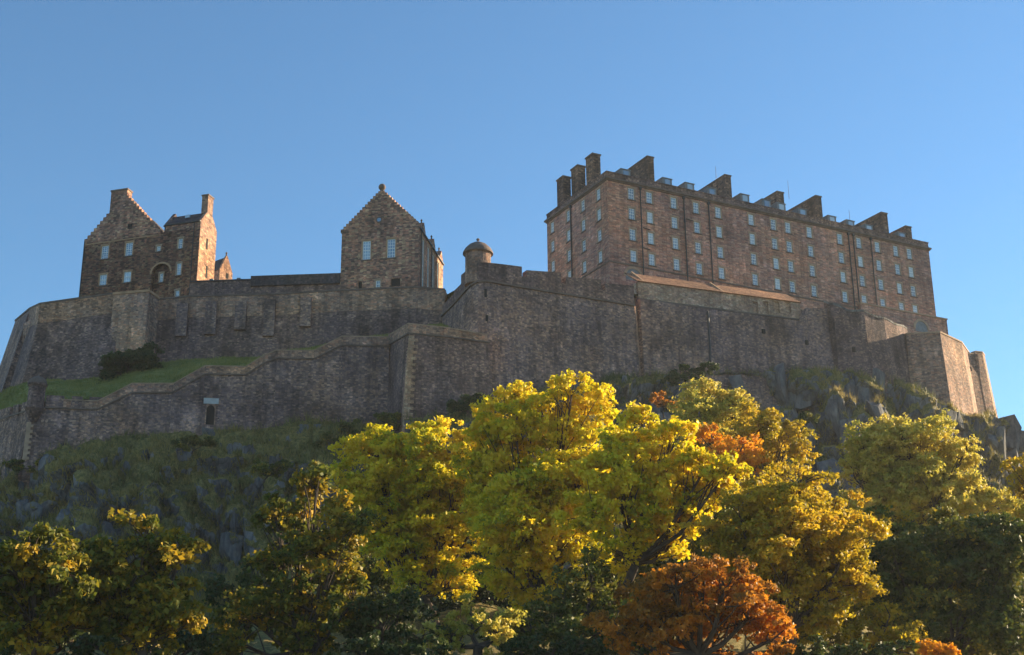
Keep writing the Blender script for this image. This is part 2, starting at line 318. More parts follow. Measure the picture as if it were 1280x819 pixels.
nc = len(cols); I = np.arange(nc*nrow).reshape(nc, nrow)
F = np.stack([I[:-1, :-1].ravel(), I[:-1, 1:].ravel(), I[1:, 1:].ravel(), I[1:, :-1].ravel()], 1)[:, ::-1]
HV = np.array(V); hill = np_mesh('hill', HV, F, M['hill']); tag(hill, 'steep crag of dark rock and rough grass under the castle walls', kind='structure')
g = MB(); g.face((-2500,-1500,-0.3), (2500,-1500,-0.3), (2500,4000,-0.3), (-2500,4000,-0.3)); tag(g.build('ground', M['ground']), 'flat park ground around the crag', kind='structure')
from mathutils.bvhtree import BVHTree
BVH = BVHTree.FromPolygons([tuple(v) for v in HV], [tuple(int(i) for i in f) for f in F])
def ground_z(x, y, default=0.0):
    h = BVH.ray_cast(Vector((x, y, 300)), Vector((0, 0, -1))); return h[0].z if h[0] is not None else default

def crag_blocks(n):
    V, F = [], []; mid = (HV[FH[:, 0]]+HV[FH[:, 2]])/2; e1 = HV[FH[:, 2]]-HV[FH[:, 0]]; e2 = HV[FH[:, 3]]-HV[FH[:, 1]]; nr_ = np.cross(e1, e2); ar = np.linalg.norm(nr_, axis=1); nr_ /= ar[:, None]+1e-9
    nz = np.abs(nr_[:, 2]); cl = np.array([noise.fractal(Vector(p)*0.06, 1, 2, 3) for p in mid])
    wgt = ar*(nz < 0.62)*(mid[:, 1] > 172)*(mid[:, 0] > -95)*(mid[:, 0] < 118)*np.clip(cl+0.25, 0, 1)*np.where(mid[:, 0] > 35, 3.2, 1.0)
    import bmesh
    for i in RNG.choice(len(mid), n, replace=False, p=wgt/wgt.sum()):
        c = mid[i]; s = RNG.uniform(0.6, 1.5); d = np.array([RNG.uniform(0.8, 1.9), RNG.uniform(0.9, 1.7), RNG.uniform(1.6, 4.2)])*s
        P = RNG.uniform(-1, 1, size=(16, 3)); P /= np.max(np.abs(P), axis=1)[:, None]; P = P*d*RNG.uniform(0.75, 1.0, size=(16, 1))
        a = RNG.uniform(0, 6.28); tl = RNG.normal()*0.18; Rm = Matrix.Rotation(a, 3, 'Z') @ Matrix.Rotation(tl, 3, 'X')
        bm = bmesh.new(); vs_ = [bm.verts.new(Vector(c)+Vector((0, 0.35*d[1], -0.5*d[2])) + Rm @ Vector(p)) for p in P]
        r = bmesh.ops.convex_hull(bm, input=vs_); bmesh.ops.delete(bm, geom=[g for g in r['geom_interior'] if isinstance(g, bmesh.types.BMVert)], context='VERTS')
        bm.verts.index_update(); b0 = len(V); V += [tuple(v.co) for v in bm.verts]; F += [tuple(b0+v.index for v in f.verts) for f in bm.faces]; bm.free()
    me = bpy.data.meshes.new('rocks'); me.from_pydata(V, [], F); me.materials.append(M['rock']); o = bpy.data.objects.new('rocks', me); COL.objects.link(o); return o
FH = F
tag(crag_blocks(720), 'angular dark basalt outcrops of the crag', kind='structure')

# grassy bank between the lower and the upper wall, and the plateau behind the walls
def sheet(name, rows, seg, mat, amp=0.3, step=6, lo=-100, hi=560, label=None):
    ff = [rowfn(r) for r in rows]; V = []; cs = np.arange(lo, hi+1, step)
    for px in cs:
        K = [f(px) for f in ff]
        for s in range(len(K)-1):
            for j in range(seg if s < len(K)-2 else seg+1):
                P = K[s].lerp(K[s+1], j/seg); V.append((P.x, P.y, P.z + amp*fbm(P, 0.15, 4)))
    nr = (len(rows)-1)*seg+1; I = np.arange(len(cs)*nr).reshape(len(cs), nr)
    F = np.stack([I[:-1, :-1].ravel(), I[1:, :-1].ravel(), I[1:, 1:].ravel(), I[:-1, 1:].ravel()], 1)
    o = np_mesh(name, V, F, mat); tag(o, label, kind='structure'); return np.array(V), F
BANK_LO = [(-160,522,245), (0,522,214), (36,515,203.5), (60,500,202.5), (125,499,203.5), (165,484,204.5), (217,484,205.5), (255,464,206.5), (307,465,208), (330,452,208.5), (346,443,209), (392,443,210), (427,425,211.5), (486,426,213), (508,412,206), (560,410,215)]
BANK_HI = [(-160,520,270), (3,487,243), (33,478,226), (100,474,227), (135,470,227), (195,452,229), (320,446,229), (420,430,229), (490,417,229), (552,405,229), (560,405,229)]
bank = sheet('grass_bank', [BANK_LO, BANK_HI], 14, M['lawn'], 0.35, 5, -160, 560, 'bright green grass bank between the lower and the upper castle wall')
WT = [(-90,420,300), (20,410,262), (50,392,232), (142,378,232), (193,383,232), (552,372,232), (600,345,214), (795,368,226), (1030,390,242), (1131,425,252), (1201,440,258), (1235,450,266)]
PL = lambda Y, pyoff: [(k[0], k[1]+pyoff, Y) for k in WT]
def flat(Z, Y): return [(px, 0, Y, Z) for px, *_ in WT]
ff0 = rowfn(WT); V = []; cs = np.arange(60, 1200, 12)
for px in cs:
    a = ff0(px); b = Vector((a.x*1.15, 320, 79)); c = Vector((a.x*1.3, 400, 25)); d = Vector((a.x*1.5, 500, -1)); V += [tuple(a), tuple(b), tuple(c), tuple(d)]
I = np.arange(len(V)).reshape(len(cs), 4); F = np.stack([I[:-1, :-1].ravel(), I[1:, :-1].ravel(), I[1:, 1:].ravel(), I[:-1, 1:].ravel()], 1)
tag(np_mesh('terrain', V, F, M['ground']), 'level castle ground behind the walls', kind='structure')

hz = MB(); hz.box(LOCAL, -2520, 2520, -2.2, 134, -1520, 4020); hm_ = bpy.data.materials.new('autumn_haze'); hm_.use_nodes = True; ht_ = hm_.node_tree; ht_.nodes.clear()
ho_ = ht_.nodes.new('ShaderNodeOutputMaterial'); hv_ = ht_.nodes.new('ShaderNodeVolumePrincipled'); hv_.inputs['Color'].default_value = (0.85, 0.9, 1.0, 1); hv_.inputs['Density'].default_value = 0.00009; hv_.inputs['Anisotropy'].default_value = 0.3
ht_.links.new(hv_.outputs[0], ho_.inputs['Volume']); tag(hz.build('haze', hm_), 'thin bluish autumn haze over the whole view', kind='stuff')

# ------------------------------------------------------------------ walls
def line3(pts): return [at(*p) for p in pts]
def outward(P, i):
    a = P[max(i-1, 0)]; b = P[min(i+1, len(P)-1)]; t = Vector((b.x-a.x, b.y-a.y, 0)).normalized(); return Vector((t.y, -t.x, 0))
def wallmb(P, zb, batter=0.0, th=2.5, mb=None, zt=0.0, proud=0.0, rows=1):
    # P: points along the top edge; zb: bottom z (number / list) ; zt raises the top
    mb = mb or MB(); n = len(P); zb = zb if isinstance(zb, (list, tuple)) else [zb]*n
    Fv, Bv = [], []
    for i in range(n):
        o = outward(P, i); top = P[i] + Vector((0, 0, zt)) + o*proud; h = top.z-zb[i]; col = []
        for r in range(rows+1):
            z = top.z - h*r/rows; col.append(Vector((top.x, top.y, 0)) + o*batter*(top.z-z) + Vector((0, 0, z)))
        Fv.append(col); tb = top - o*(th+proud); Bv.append([tb, Vector((tb.x, tb.y, zb[i]))])
    for i in range(n-1):
        for r in range(rows): mb.face(Fv[i][r+1], Fv[i+1][r+1], Fv[i+1][r], Fv[i][r])
        mb.face(Fv[i][0], Fv[i+1][0], Bv[i+1][0], Bv[i][0]); mb.face(Bv[i][0], Bv[i+1][0], Bv[i+1][1], Bv[i][1]); mb.face(Bv[i][1], Bv[i+1][1], Fv[i+1][-1], Fv[i][-1])
    mb.face(*Fv[0][::1], Bv[0][1], Bv[0][0]); mb.face(*Fv[-1][::-1], Bv[-1][0], Bv[-1][1])
    return mb
def strip(P, z0, z1, proud, th, mb=None):   # a band running along P from z+z0 to z+z1
    Q = [p + Vector((0, 0, z1)) for p in P]; return wallmb(Q, [p.z+z0 for p in P], 0, th, mb, 0, proud)
def dens(pts, k=6):
    out = []
    for a, b in zip(pts, pts[1:]):
        for j in range(k): t = j/k; out.append(tuple(a[i]+(b[i]-a[i])*t for i in range(3)))
    return out + [pts[-1]]
def slit(parent, P, a, w, h, name='slit_window', rev=0.05):
    mb = MB(); mb.box(LOCAL, -w/2, w/2, -h/2, h/2, -0.03, 0.25); me_o = mb.build(name, M['dark_void'], None)
    me = me_o.data; bpy.data.objects.remove(me_o); return place(name, me, parent, P, a)

# --- upper left curtain wall
lt = thing('curtain_wall', at(140, 470, 229), 'tall battered castle wall at upper left under the crow stepped house, with a square buttress', 'castle wall')
UA = line3([(19,402,256), (37,387,240), (50,381,230), (142,368,229), (152,368,229)])
dn = lambda P, h: [p - Vector((0, 0, h)) for p in P]
wallmb(dn(UA[1:], 3.6), 62, 0.17, 3).build('wall', M['dark'], lt)
wallmb([UA[0], UA[1]+Vector((0.02, 0.02, 0))], 60, 0.2, 3).build('flank', M['grey'], lt)
strip(UA, -0.0, 0.35, 0.15, 1.2).build('coping', M['soot'], lt)
strip(UA[1:], -3.6, 0.0, 0.06, 2.5).build('parapet', M['tan'], lt)
UB = line3([(190,376,231), (237,371.5,231), (340,369,231), (425,364,231), (520,360,230), (556,363,229)])
wallmb(dn(UB, 3.9), 62, 0.05, 3).build('wall', M['dark'], lt)['label'] = 'long dark stretch behind the grass bank'
strip(UB, -3.9, 0.0, 0.06, 2.5).build('parapet', M['tan'], lt)
strip(UB, 0.0, 0.3, 0.2, 1.2).build('coping', M['soot'], lt)
fr = Fr(at(142, 370, 228.3), -12)
zt = fr.z(150, 368); u1 = fr.u(183, 400)
mb = MB(); mb.box(fr, 0, u1, 62, zt, 0, 6); bo = mb.build('buttress', M['tan'], lt)
mb = MB(); mb.box(fr, -0.15, u1+0.15, zt, zt+0.45, -0.15, 6); mb.build('buttress_cap', M['warmtrim'], lt)
for px, py, h in ((229,376,9), (265,374,9), (302,373,8), (338,371,10), (383,369,8)):
    a = at(px, py, 230.6); mb = MB(); f2 = Fr(a, 0); mb.prism(f2, [(-1.0, a.z-h*0.75), (1.0, a.z-h*0.75), (1.0, a.z-0.6), (-1.0, a.z-0.6)], -0.35, 1); mb.build('pilaster', M['grey'], lt)
P = at(38, 419, 239); mb = MB(); f2 = Fr(P, 45-90)
for k in range(4): mb.box(f2, -1.6+k*0.9, -1.1+k*0.9, P.z-1.2, P.z, -0.7, 1)
mb.box(f2, -1.8, 2.0, P.z, P.z+2.6, -0.75, 1); mb.build('machicolation', M['tan'], lt)

# --- stepped lower wall
lw = thing('stepped_wall', at(262, 540, 204), 'long lower castle wall with stepped parapet, corner sentry turret and small arched doorway', 'castle wall')
FP = [(37,510,200), (58,509,200.5), (122,511,202), (165,490,203), (215,490,204.2), (256,467,205.2), (307,468,206.4), (330,453,207), (346,447,207.4), (392,448,208.5), (427,431,209.5), (486,432.5,211), (494,433,213.5)]
FT = line3(FP)
wallmb(FT, [at(p[0], 600, p[2]).z-6 for p in FP], 0.05, 2.2, rows=2).build('wall', M['grey'], lw)
strip(FT, -0.22, 0.0, 0.22, 1.0).build('string_course', M['soot'], lw)
PT = line3([(70,500,201), (122,502,202), (165,480,203), (217,480,204.2), (256,458,205.2), (307,459,206.4), (328,446,207), (345,438.5,207.4), (392,439,208.5), (427,421,209.5), (486,422,211)])
strip(PT, -1.3, 0.0, 0.06, 0.7).build('parapet', M['tan'], lw)
strip(PT, 0.0, 0.16, 0.14, 0.9).build('coping', M['trim'], lw)
mb = MB()
for a, b in ((58, 80), (90, 103), (112, 130)):
    t = [at(a, 494+(a-58)*0.04, 200.6+(a-58)*0.022), at(b, 494+(b-58)*0.04, 200.6+(b-58)*0.022)]; strip(t, -2.1, 0, 0.03, 0.8, mb)
mb.build('merlon', M['grey'], lw)
LF = [(-70,540,232), (0,523.5,211), (37,512,200)]
wallmb(line3(LF), [at(p[0], 600, p[2]).z-8 for p in LF], 0.06, 2.2).build('flank', M['grey'], lw)
strip(line3(LF), -0.22, 0.0, 0.2, 1.0).build('string_course', M['soot'], lw)
mb = MB()
for a, b in ((-70, -20), (-12, 13), (17, 24), (28, 38)):
    g_ = lambda x: at(x, 515+(37-x)*0.31-14, 200+(37-x)*0.30); strip([g_(a), g_(b)], -2.0, 0, 0.03, 0.8, mb)
mb.build('merlon', M['grey'], lw)
c = at(45, 500, 200.2); zc = c.z; r0 = 1.35; mb = MB()
mb.lathe((c.x, c.y), [(0.5, at(45,527,200).z), (0.9, at(45,520,200).z), (1.3, at(45,515,200).z), (1.55, at(45,511,200).z), (1.55, at(45,509,200).z), (1.25, at(45,508,200).z), (1.25, at(45,484,200).z), (1.45, at(45,482,200).z), (1.45, at(45,480,200).z)], 16)
tu = mb.build('sentry_turret', M['dark'], lw)
mb = MB(); mb.lathe((c.x, c.y), [(1.5, at(45,480,200).z), (1.25, at(45,475,200).z), (0.7, at(45,471.5,200).z), (0.15, at(45,470,200).z), (0.12, at(45,467,200).z)], 16); mb.build('turret_roof', M['soot'], tu)
mb = MB()
for k in range(14):                          # quoins down the turret's corner
    z1 = at(37, 527+k*3.4, 199.6).z; d = 0.9 if k % 2 else 0.55; q = at(39, 527+k*3.4, 200)
    o_ = 0.05*(FT[0].z-z1); mb.box(Fr((FT[0].x-0.02, FT[0].y-o_-0.06), 0), -0.1, d, z1-0.42, z1, 0, 0.6)
mb.build('quoins', M['trim'], lw)
d0 = at(262, 519, 204.6); off = 0.05*4
fd = Fr((d0.x, 205.4-0.05*6.2), math.degrees(math.atan2(FT[6].y-FT[5].y, FT[6].x-FT[5].x)))
zb_, zt_ = fd.z(262, 531), fd.z(262, 507); mb = MB(); hw = 0.62
arch = [(-hw, zb_), (hw, zb_), (hw, zt_-0.7)] + [(hw*math.cos(t), zt_-0.7+0.75*math.sin(t)) for t in np.linspace(0.2, math.pi-0.2, 8)] + [(-hw, zt_-0.7)]
mb.prism(fd, arch, -0.06, 0.5); dr = mb.build('doorway', M['dark_void'], lw)
mb = MB(); n = len(arch)
for i in range(2, n):
    a, b = arch[i], arch[(i+1) % n]
    if i == n-1: b = (-hw, zb_)
    c0 = Vector((0, zt_-1.2)); ex = lambda p: (p[0]*1.32, p[1] if p[1] < zt_-0.8 else zt_-1.0+(p[1]-zt_+1.0)*1.5)
    mb.prism(fd, [a, ex(a), ex(b), b], -0.14, 0.4)
mb.prism(fd, [(hw, zb_), (hw*1.32, zb_), (hw*1.32, zt_-0.7), (hw, zt_-0.7)], -0.14, 0.4)
mb.build('door_surround', M['tan'], dr)
mb = MB(); mb.box(fd, -1.15, 1.15, fd.z(262, 505), fd.z(262, 498), -0.15, 0.3); mb.build('plaque', plain('pale_plaque', (0.42, 0.42, 0.42), 0.8, 0.12), lw)

# --- projecting lower bastion
eb = thing('lower_bastion', at(560, 520, 201), 'angular lower bastion with pale corner quoins left of the round turreted wall', 'bastion')
EP = [(482,433,215), (511,416,200), (560,420.5,202), (612,427.5,205)]
ET = line3(EP)
wallmb(ET, [44, 44, 45, 46], 0.055, 2.5).build('wall', M['dark'], eb)
strip(ET, -0.22, 0.0, 0.22, 1).build('string_course', M['soot'], eb)
ETT = line3([(486,420,213), (511,405,200), (560,410.5,202), (609,419,205)])
strip(ETT, -1.45, 0, 0.06, 0.8).build('parapet', M['tan'], eb); strip(ETT, 0.0, 0.16, 0.14, 0.9).build('coping', M['trim'], eb)
mb = MB(); t1 = (ET[2]-ET[1]); a1 = math.degrees(math.atan2(t1.y, t1.x))
for k in range(34):
    z1 = ET[1].z-0.4-0.5*k; o_ = 0.055*(ET[1].z-z1); d = 1.5 if k % 2 else 0.9
    if z1 < 46: break
    q = ET[1] + outward(ET, 1)*o_*1.12; mb.box(Fr((q.x, q.y), a1), 0.0, d, z1-0.46, z1, -0.12, 0.7)
mb.build('quoins', M['pale'], eb)

# --- bastion with the round turret
db = thing('turreted_bastion', at(640, 480, 210), 'high dark bastion with a round domed stone turret on its rounded corner and broad merlons', 'bastion')
DP = [(553,394,225.5), (566,381,218.5), (578,368,212.8), (585,360,210), (591,354.5,208.6), (598,351,208), (608,350.6,208.2), (620,352.5,209), (640,356,210.4), (700,366,214.8), (793,381,221.5)]
DT = line3(DP)
wallmb(DT, 48, 0.055, 3, rows=2).build('wall', M['grey'], db)
strip(DT, -0.3, 0.0, 0.28, 1).build('string_course', M['soot'], db)
mb = MB()
def dpt(px, py): 
    for a, b in zip(DP, DP[1:]):
        if a[0] <= px <= b[0]: return at(px, py, a[2]+(b[2]-a[2])*(px-a[0])/(b[0]-a[0]))
    return at(px, py, DP[-1][2])
for seg in (((556,380), (563,373), (565,371.5)), ((568,364), (575,357), (577,355)), ((577,344), (583,339), (590,332.5), (598,328.5), (610,328.5), (620,329.6), (636,331.5), (652,333.6))):
    strip([dpt(*p) for p in seg], -2.8 if seg[0][0] > 570 else -2.0, 0, 0.1, 1.0, mb)
for a, b in (((658,338), (701,341)), ((707,346.5), (751,350)), ((756,354), (792,357.5))): strip([dpt(*a), dpt(*b)], -3.4, 0, 0.1, 1.4, mb)
mb.build('merlon', M['dark'], db)
strip([p+Vector((0, 0, 1.75)) for p in DT], -1.75, 0.0, 0.05, 0.9).build('parapet', M['dark'], db)
c = at(597.5, 340, 210.2); zz = lambda y: at(597.5, y, 208.2).z; mb = MB(); rr = 2.12
mb.lathe((c.x, c.y), [(rr*1.05, zz(352)), (rr, zz(345)), (rr, zz(314)), (rr+0.15, zz(313)), (rr+0.15, zz(311))], 28); tu = mb.build('round_turret', M['tan'], db, smooth=False)
mb = MB(); mb.lathe((c.x, c.y), [(rr+0.42, zz(312.5)), (rr+0.4, zz(310.5)), (rr+0.05, zz(306)), (rr-0.65, zz(301)), (rr-1.4, zz(298.2)), (0.25, zz(296.8))], 28); tr = mb.build('domed_roof', M['soot'], tu, smooth=True)
mb = MB(); mb.lathe((c.x, c.y), [(0.12, zz(297)), (0.12, zz(295.5)), (0.3, zz(294.6)), (0.3, zz(293.5)), (0.08, zz(292.2))], 10); mb.build('finial', M['soot'], tr)
for px, py in ((607, 366.5), (608.5, 399.5)):
    q = dpt(px, py); q = at(px, py, q.y-0.055*(DT[5].z-q.z)-0.02); slit(db, q, R(8), 0.42, 1.5)
f2 = Fr(DT[-1], 28); mb = MB()
for a in range(1):
    e = DT[-1]; mb.face((e.x+0.02, e.y, e.z), (e.x+1.2, e.y+5, e.z), (e.x+1.2+0.9, e.y+5-1.2, 48), (e.x+0.9, e.y-1.25, 48))
mb.build('return_face', M['tan'], db)
# bright weathered corner of the rounded tower
# --- right hand walls
hb = thing('gun_shed', at(900, 385, 232), 'long pale stone lean-to building with ruddy sloping roof, just below the barracks', 'building')
h1, h2 = at(797, 350, 226), at(1000, 379, 238.2)
fh = Fr(h1, math.degrees(math.atan2(h2.y-h1.y, h2.x-h1.x))); hl = (h2-h1).length; zt = (h1.z+h2.z)/2-0.1; zb = fh.z(900, 386)
hol = []
for px in (944, 957, 971, 985): u = fh.u(px, 380); hol.append((u-0.55, u+0.55, fh.z(px, 391), fh.z(px, 377)))
mb = MB(); mb.facade(fh, 0, hl, zb-3, zt, hol, 0, 0.35); mb.box(fh, 0, hl, zb-3, zt-0.02, 0.6, 7); mb.build('wall', M['pale'], hb)
u0, u1 = fh.u(806, 345), hl
mb = MB(); mb.prism(fh.side(0), [(-0.35, zt), (4.6, zt+3.3), (4.6, zt+3.0), (0, zt-0.05)], -hl-0.1, 0.25); ro = mb.build('lean_to_roof', M['tile'], hb)
for px in (806, 905): u = fh.u(px, 352); mb = MB(); mb.prism(fh.side(u), [(-0.3, zt+0.02), (4.6, zt+3.65), (4.6, zt+3.1), (-0.3, zt-0.02)], 0, 0.4); mb.build('roof_skew', M['warmtrim'], ro)
mb = MB(); mb.box(fh, -0.2, hl+0.3, zb-0.35, zb-0.05, -0.25, 0.5); mb.build('string_course', M['soot'], hb)

cw = thing('curtain_wall', at(920, 460, 230), 'grey rubble castle wall with one thin vertical pipe under the pale lean-to building', 'castle wall')
IP = [(794,374,224.5), (800,373,223.5), (860,383,227), (930,392,231.5), (1004,402,236.3), (1008,385,237), (1034,386,239)]
wallmb(line3(IP), 54, 0.05, 3).build('wall', M['grey'], cw)
q = at(885, 390, 228.4); mb = MB(); mb.tube([q+Vector((0, -0.1, 0)), at(888, 452, 224.8)], [0.22, 0.22], 6); mb.build('drainpipe', M['iron'], cw)
for px, py in ((955, 414), (1009, 428)):
    q = at(px, py, 0.37*(px-640)/1.0*0.0+ (232.2 if px < 1000 else 234.9)-0.05*(0)); slit(cw, q, R(24), 0.6, 0.8, 'drain_hole')

rb = thing('round_bastion', at(1080, 460, 240), 'rounded rock-like stone bastion with ragged overgrown top below the right end of the barracks', 'bastion')
RP = dens([(1030,379,240), (1042,382,238.6), (1060,388,238.5), (1080,392.5,239.5), (1105,399,242), (1120,405,244.5), (1134,413,249)], 3)
RT3 = line3(RP); RT3 = [p + Vector((0, 0, 0.5*fbm(p, 0.4))) for p in RT3]
wallmb(RT3, 54, 0.05, 4, rows=3).build('wall', M['dark'], rb)
strip(RT3, 0, 0.4, 0.05, 3).build('turf_top', M['hill'], rb)
slit(rb, at(1067.5, 437, 236.0), R(10), 0.55, 0.9)

sb = thing('square_bastion', at(1170, 480, 245), 'square stone bastion with a sunlit right face on the rocks below the barracks', 'bastion')
SP = [(1128,423,250), (1133,421.5,247), (1175,416,246), (1202,428,252.5), (1212,426,262)]
ST = line3(SP); ST = [Vector((p.x, p.y, ST[2].z)) if i != 0 else p for i, p in enumerate(ST)]
wallmb(ST, 46, 0.055, 4, rows=2).build('wall', M['tan'], sb); strip(ST, 0, 0.3, 0.12, 1.2).build('coping', M['trim'], sb)
qa, qb = ST[2], ST[3]; slit(sb, at(1190.5, 490, 248.2), math.atan2(qb.y-qa.y, qb.x-qa.x), 0.7, 3.0, 'recess')
ob = thing('end_bastion', at(1222, 490, 258), 'small outermost stone bastion at the right end of the crag, edge lit by sun', 'bastion')
OP = [(1200,440.5,258), (1204,442,257), (1218,443.5,259), (1219,440,259.2), (1228,441,260.4), (1231,445,264)]
wallmb(line3(OP), 46, 0.08, 4).build('wall', M['tan'], ob); strip(line3(OP), 0, 0.25, 0.1, 1).build('coping', M['trim'], ob)
slit(ob, at(1212, 461, 257.2), R(25), 0.9, 0.9, 'recess')

# ------------------------------------------------------------------ windows
def meshes_for_window(w, h, cols, rows, surround=True, smat='trim'):
    mb = MB(); t = 0.13
    for a in ((-w/2, -w/2+t, -h/2, h/2), (w/2-t, w/2, -h/2, h/2), (-w/2+t, w/2-t, h/2-t, h/2), (-w/2+t, w/2-t, -h/2, -h/2+t)): mb.box(LOCAL, *a, 0.1, 0.2)
    mb.box(LOCAL, -w/2+t, w/2-t, -0.055, 0.055, 0.09, 0.19)
    for k in range(1, cols): x = -w/2+w*k/cols; mb.box(LOCAL, x-0.032, x+0.032, -h/2+t, h/2-t, 0.12, 0.18)
    for k in range(1, rows):
        z = -h/2+h*k/rows
        if abs(z) > 0.1: mb.box(LOCAL, -w/2+t, w/2-t, z-0.03, z+0.03, 0.125, 0.178)
    def pop(mb, nm, m):
        o = mb.build(nm, m); me = o.data; bpy.data.objects.remove(o); return me
    f = pop(mb, 'window', M['white']); mb = MB(); mb.box(LOCAL, -w/2+0.02, w/2-0.02, -h/2+0.02, h/2-0.02, 0.155, 0.17); p = pop(mb, 'pane', M['glass'])
    mb = MB(); s = 0.24
    mb.box(LOCAL, -w/2-s, -w/2, -h/2, h/2, -0.05, 0.1); mb.box(LOCAL, w/2, w/2+s, -h/2, h/2, -0.05, 0.1); mb.box(LOCAL, -w/2-s-0.05, w/2+s+0.05, h/2, h/2+0.34, -0.06, 0.1)
    sr = pop(mb, 'surround', M[smat])
    mb = MB(); mb.box(LOCAL, -w/2-s-0.06, w/2+s+0.06, -h/2-0.22, -h/2, -0.16, 0.12); si = pop(mb, 'sill', M['soot'])
    return f, p, sr, si
def window(parent, fr, u, z, meshes):
    o = place('window', meshes[0], parent, fr.pt(u, z, 0), fr.a); sub('pane', meshes[1], o); sub('surround', meshes[2], o); sub('sill', meshes[3], o); return o

# ------------------------------------------------------------------ the barracks
K = 0.94; ANG = 27.7
bk = Fr((18.15, 235), ANG); be = Fr((18.15, 235), ANG-90)
bt = thing('barracks', bk.pt(35, 84, 10), 'long four storey pink grey stone barracks with rows of sash windows and slab chimneys', 'barracks')
ZR = [v*K+EYE for v in (112.86, 108.46, 103.92, 99.32)]
UR = [v*K for v in (5.69, 10.04, 16.01, 21.58, 27.16, 35.73, 41.6, 45.52, 51.35, 59.84, 65.26, 70.58, 76.0, 80.03)]
WR = [v*K for v in (3.39, 9.58, 15.7, 22.54)]
UE = bk.u(1164, 340); WE = -be.u(684, 300); WD = WE
ww, wh = 1.3, 2.35; zc0 = ZR[0]+1.75; zbase = ZR[3]-10
hol = [(u-ww/2, u+ww/2, z-wh/2, z+wh/2) for u in UR for z in ZR]; hole = [(-u-ww/2, -u+ww/2, z-wh/2, z+wh/2) for u in WR for z in ZR]
mb = MB(); mb.facade(bk, 0, UE, zbase, zc0, hol); mb.facade(be, -WE, 0, zbase, zc0, hole)
mb.face(bk.pt(UE, zbase), bk.pt(UE, zbase, WD), bk.pt(UE, zc0, WD), bk.pt(UE, zc0)); mb.face(bk.pt(UE, zbase, WD), bk.pt(0, zbase, WD), bk.pt(0, zc0, WD), bk.pt(UE, zc0, WD))
mb.build('wall', M['ashlar'], bt)
def ring(mb, z0, z1, o):
    mb.box(bk, -o, UE+o, z0, z1, -o, 0.5); mb.box(be, -WE-o, -0.5, z0, z1, -o, 0.5); mb.box(bk, -0.0, UE+o, z0, z1, WD-0.5, WD+o); mb.box(bk, UE-0.5, UE+o, z0+0.003, z1-0.003, 0.5, WD-0.5)
mb = MB(); ring(mb, zc0, zc0+0.28, 0.22); ring(mb, zc0+0.283, zc0+0.62, 0.45); mb.build('cornice', M['soot'], bt)
mb = MB(); ring(mb, zc0+0.625, zc0+1.75, 0.02); ring(mb, zc0+1.755, zc0+1.95, 0.12); mb.build('parapet', M['dark'], bt)
zs = ZR[3]-1.9
mb = MB(); ring(mb, zs-0.16, zs+0.12, 0.14); mb.build('string_course', M['soot'], bt)
zr = zc0+0.6; zk = zr+WD/2*0.30
mb = MB(); mb.face(bk.pt(0.4, zr, 0.4), bk.pt(UE-0.4, zr, 0.4), bk.pt(UE-7, zk, WD/2), bk.pt(7, zk, WD/2)); mb.face(bk.pt(UE-0.4, zr, WD-0.4), bk.pt(0.4, zr, WD-0.4), bk.pt(7, zk, WD/2), bk.pt(UE-7, zk, WD/2))
mb.face(bk.pt(0.4, zr, WD-0.4), bk.pt(0.4, zr, 0.4), bk.pt(7, zk, WD/2)); mb.face(bk.pt(UE-0.4, zr, 0.4), bk.pt(UE-0.4, zr, WD-0.4), bk.pt(UE-7, zk, WD/2)); rf = mb.build('roof', M['slate'], bt)
mb = MB()
for k in range(34):
    z0 = zc0-0.05-0.62*k; 
    if z0 < zbase: break
    d, e = (1.2, 0.6) if k % 2 else (0.6, 1.2)
    mb.box(bk, -0.04, d, z0-0.58, z0, -0.04, 0.3); mb.box(be, -e, -0.3, z0-0.58, z0, -0.04, 0.3)
mb.build('quoins', M['ashlar'], bt)
wm = meshes_for_window(ww, wh, 3, 4)
for u in UR:
    for z in ZR: window(bt, bk, u, z, wm)
for u in WR:
    for z in ZR: window(bt, be, -u, z, wm)
# slab chimneys: (px of the front top edge, py, length, depth position, width)
for px, py, ln, d, wd_ in ((817,198,11,4,1.5), (913.5,221,11,4,1.5), (979.5,242,5,6,1.7), (1026.5,247,11,4,1.5), (1109,268,11,4,1.7), (1139,285,5,4,1.6)):
    u, z = bk.uz(px, py, d); mb = MB(); mb.box(bk, u-wd_, u, zr, z, d, d+ln); ch = mb.build('chimney', M['chimney'], rf)
    mb = MB(); mb.box(bk, u-wd_-0.12, u+0.12, z, z+0.28, d-0.12, d+ln+0.12); mb.build('chimney_cap', M['soot'], ch)
for px, py in ((702.5,224.5), (720.5,211), (739,196.5)):
    u, z = be.uz(px, py, 0.8); mb = MB(); mb.box(be, u-1.35, u+1.25, zc0+1.0, z, 0.35, 2.1); ch = mb.build('chimney', M['chimney'], rf)
    mb = MB(); mb.box(be, u-1.5, u+1.4, z, z+0.3, 0.2, 2.25); mb.build('chimney_cap', M['soot'], ch)
mb = MB()
for px, py in ((782,215), (834,226), (862,232), (889.5,238), (931,246), (958,252.5), (976.5,257), (1003,264), (1040,273), (1063,278.5), (1086,284), (1127,293.5)):
    u, z = bk.uz(px, py, 2.2); mb = MB(); mb.box(bk, u-1.1, u+1.1, zr+0.2, z+0.4, 2.2, 6.0); mb.box(bk, u-1.2, u+1.2, z+0.4, z+0.55, 2.05, 6.0); do = mb.build('dormer', M['lead'], rf)
    mb = MB(); mb.box(bk, u-0.6, u+0.6, z-1.0, z+0.25, 2.12, 2.3); mb.build('dormer_window', M['glass'], do)
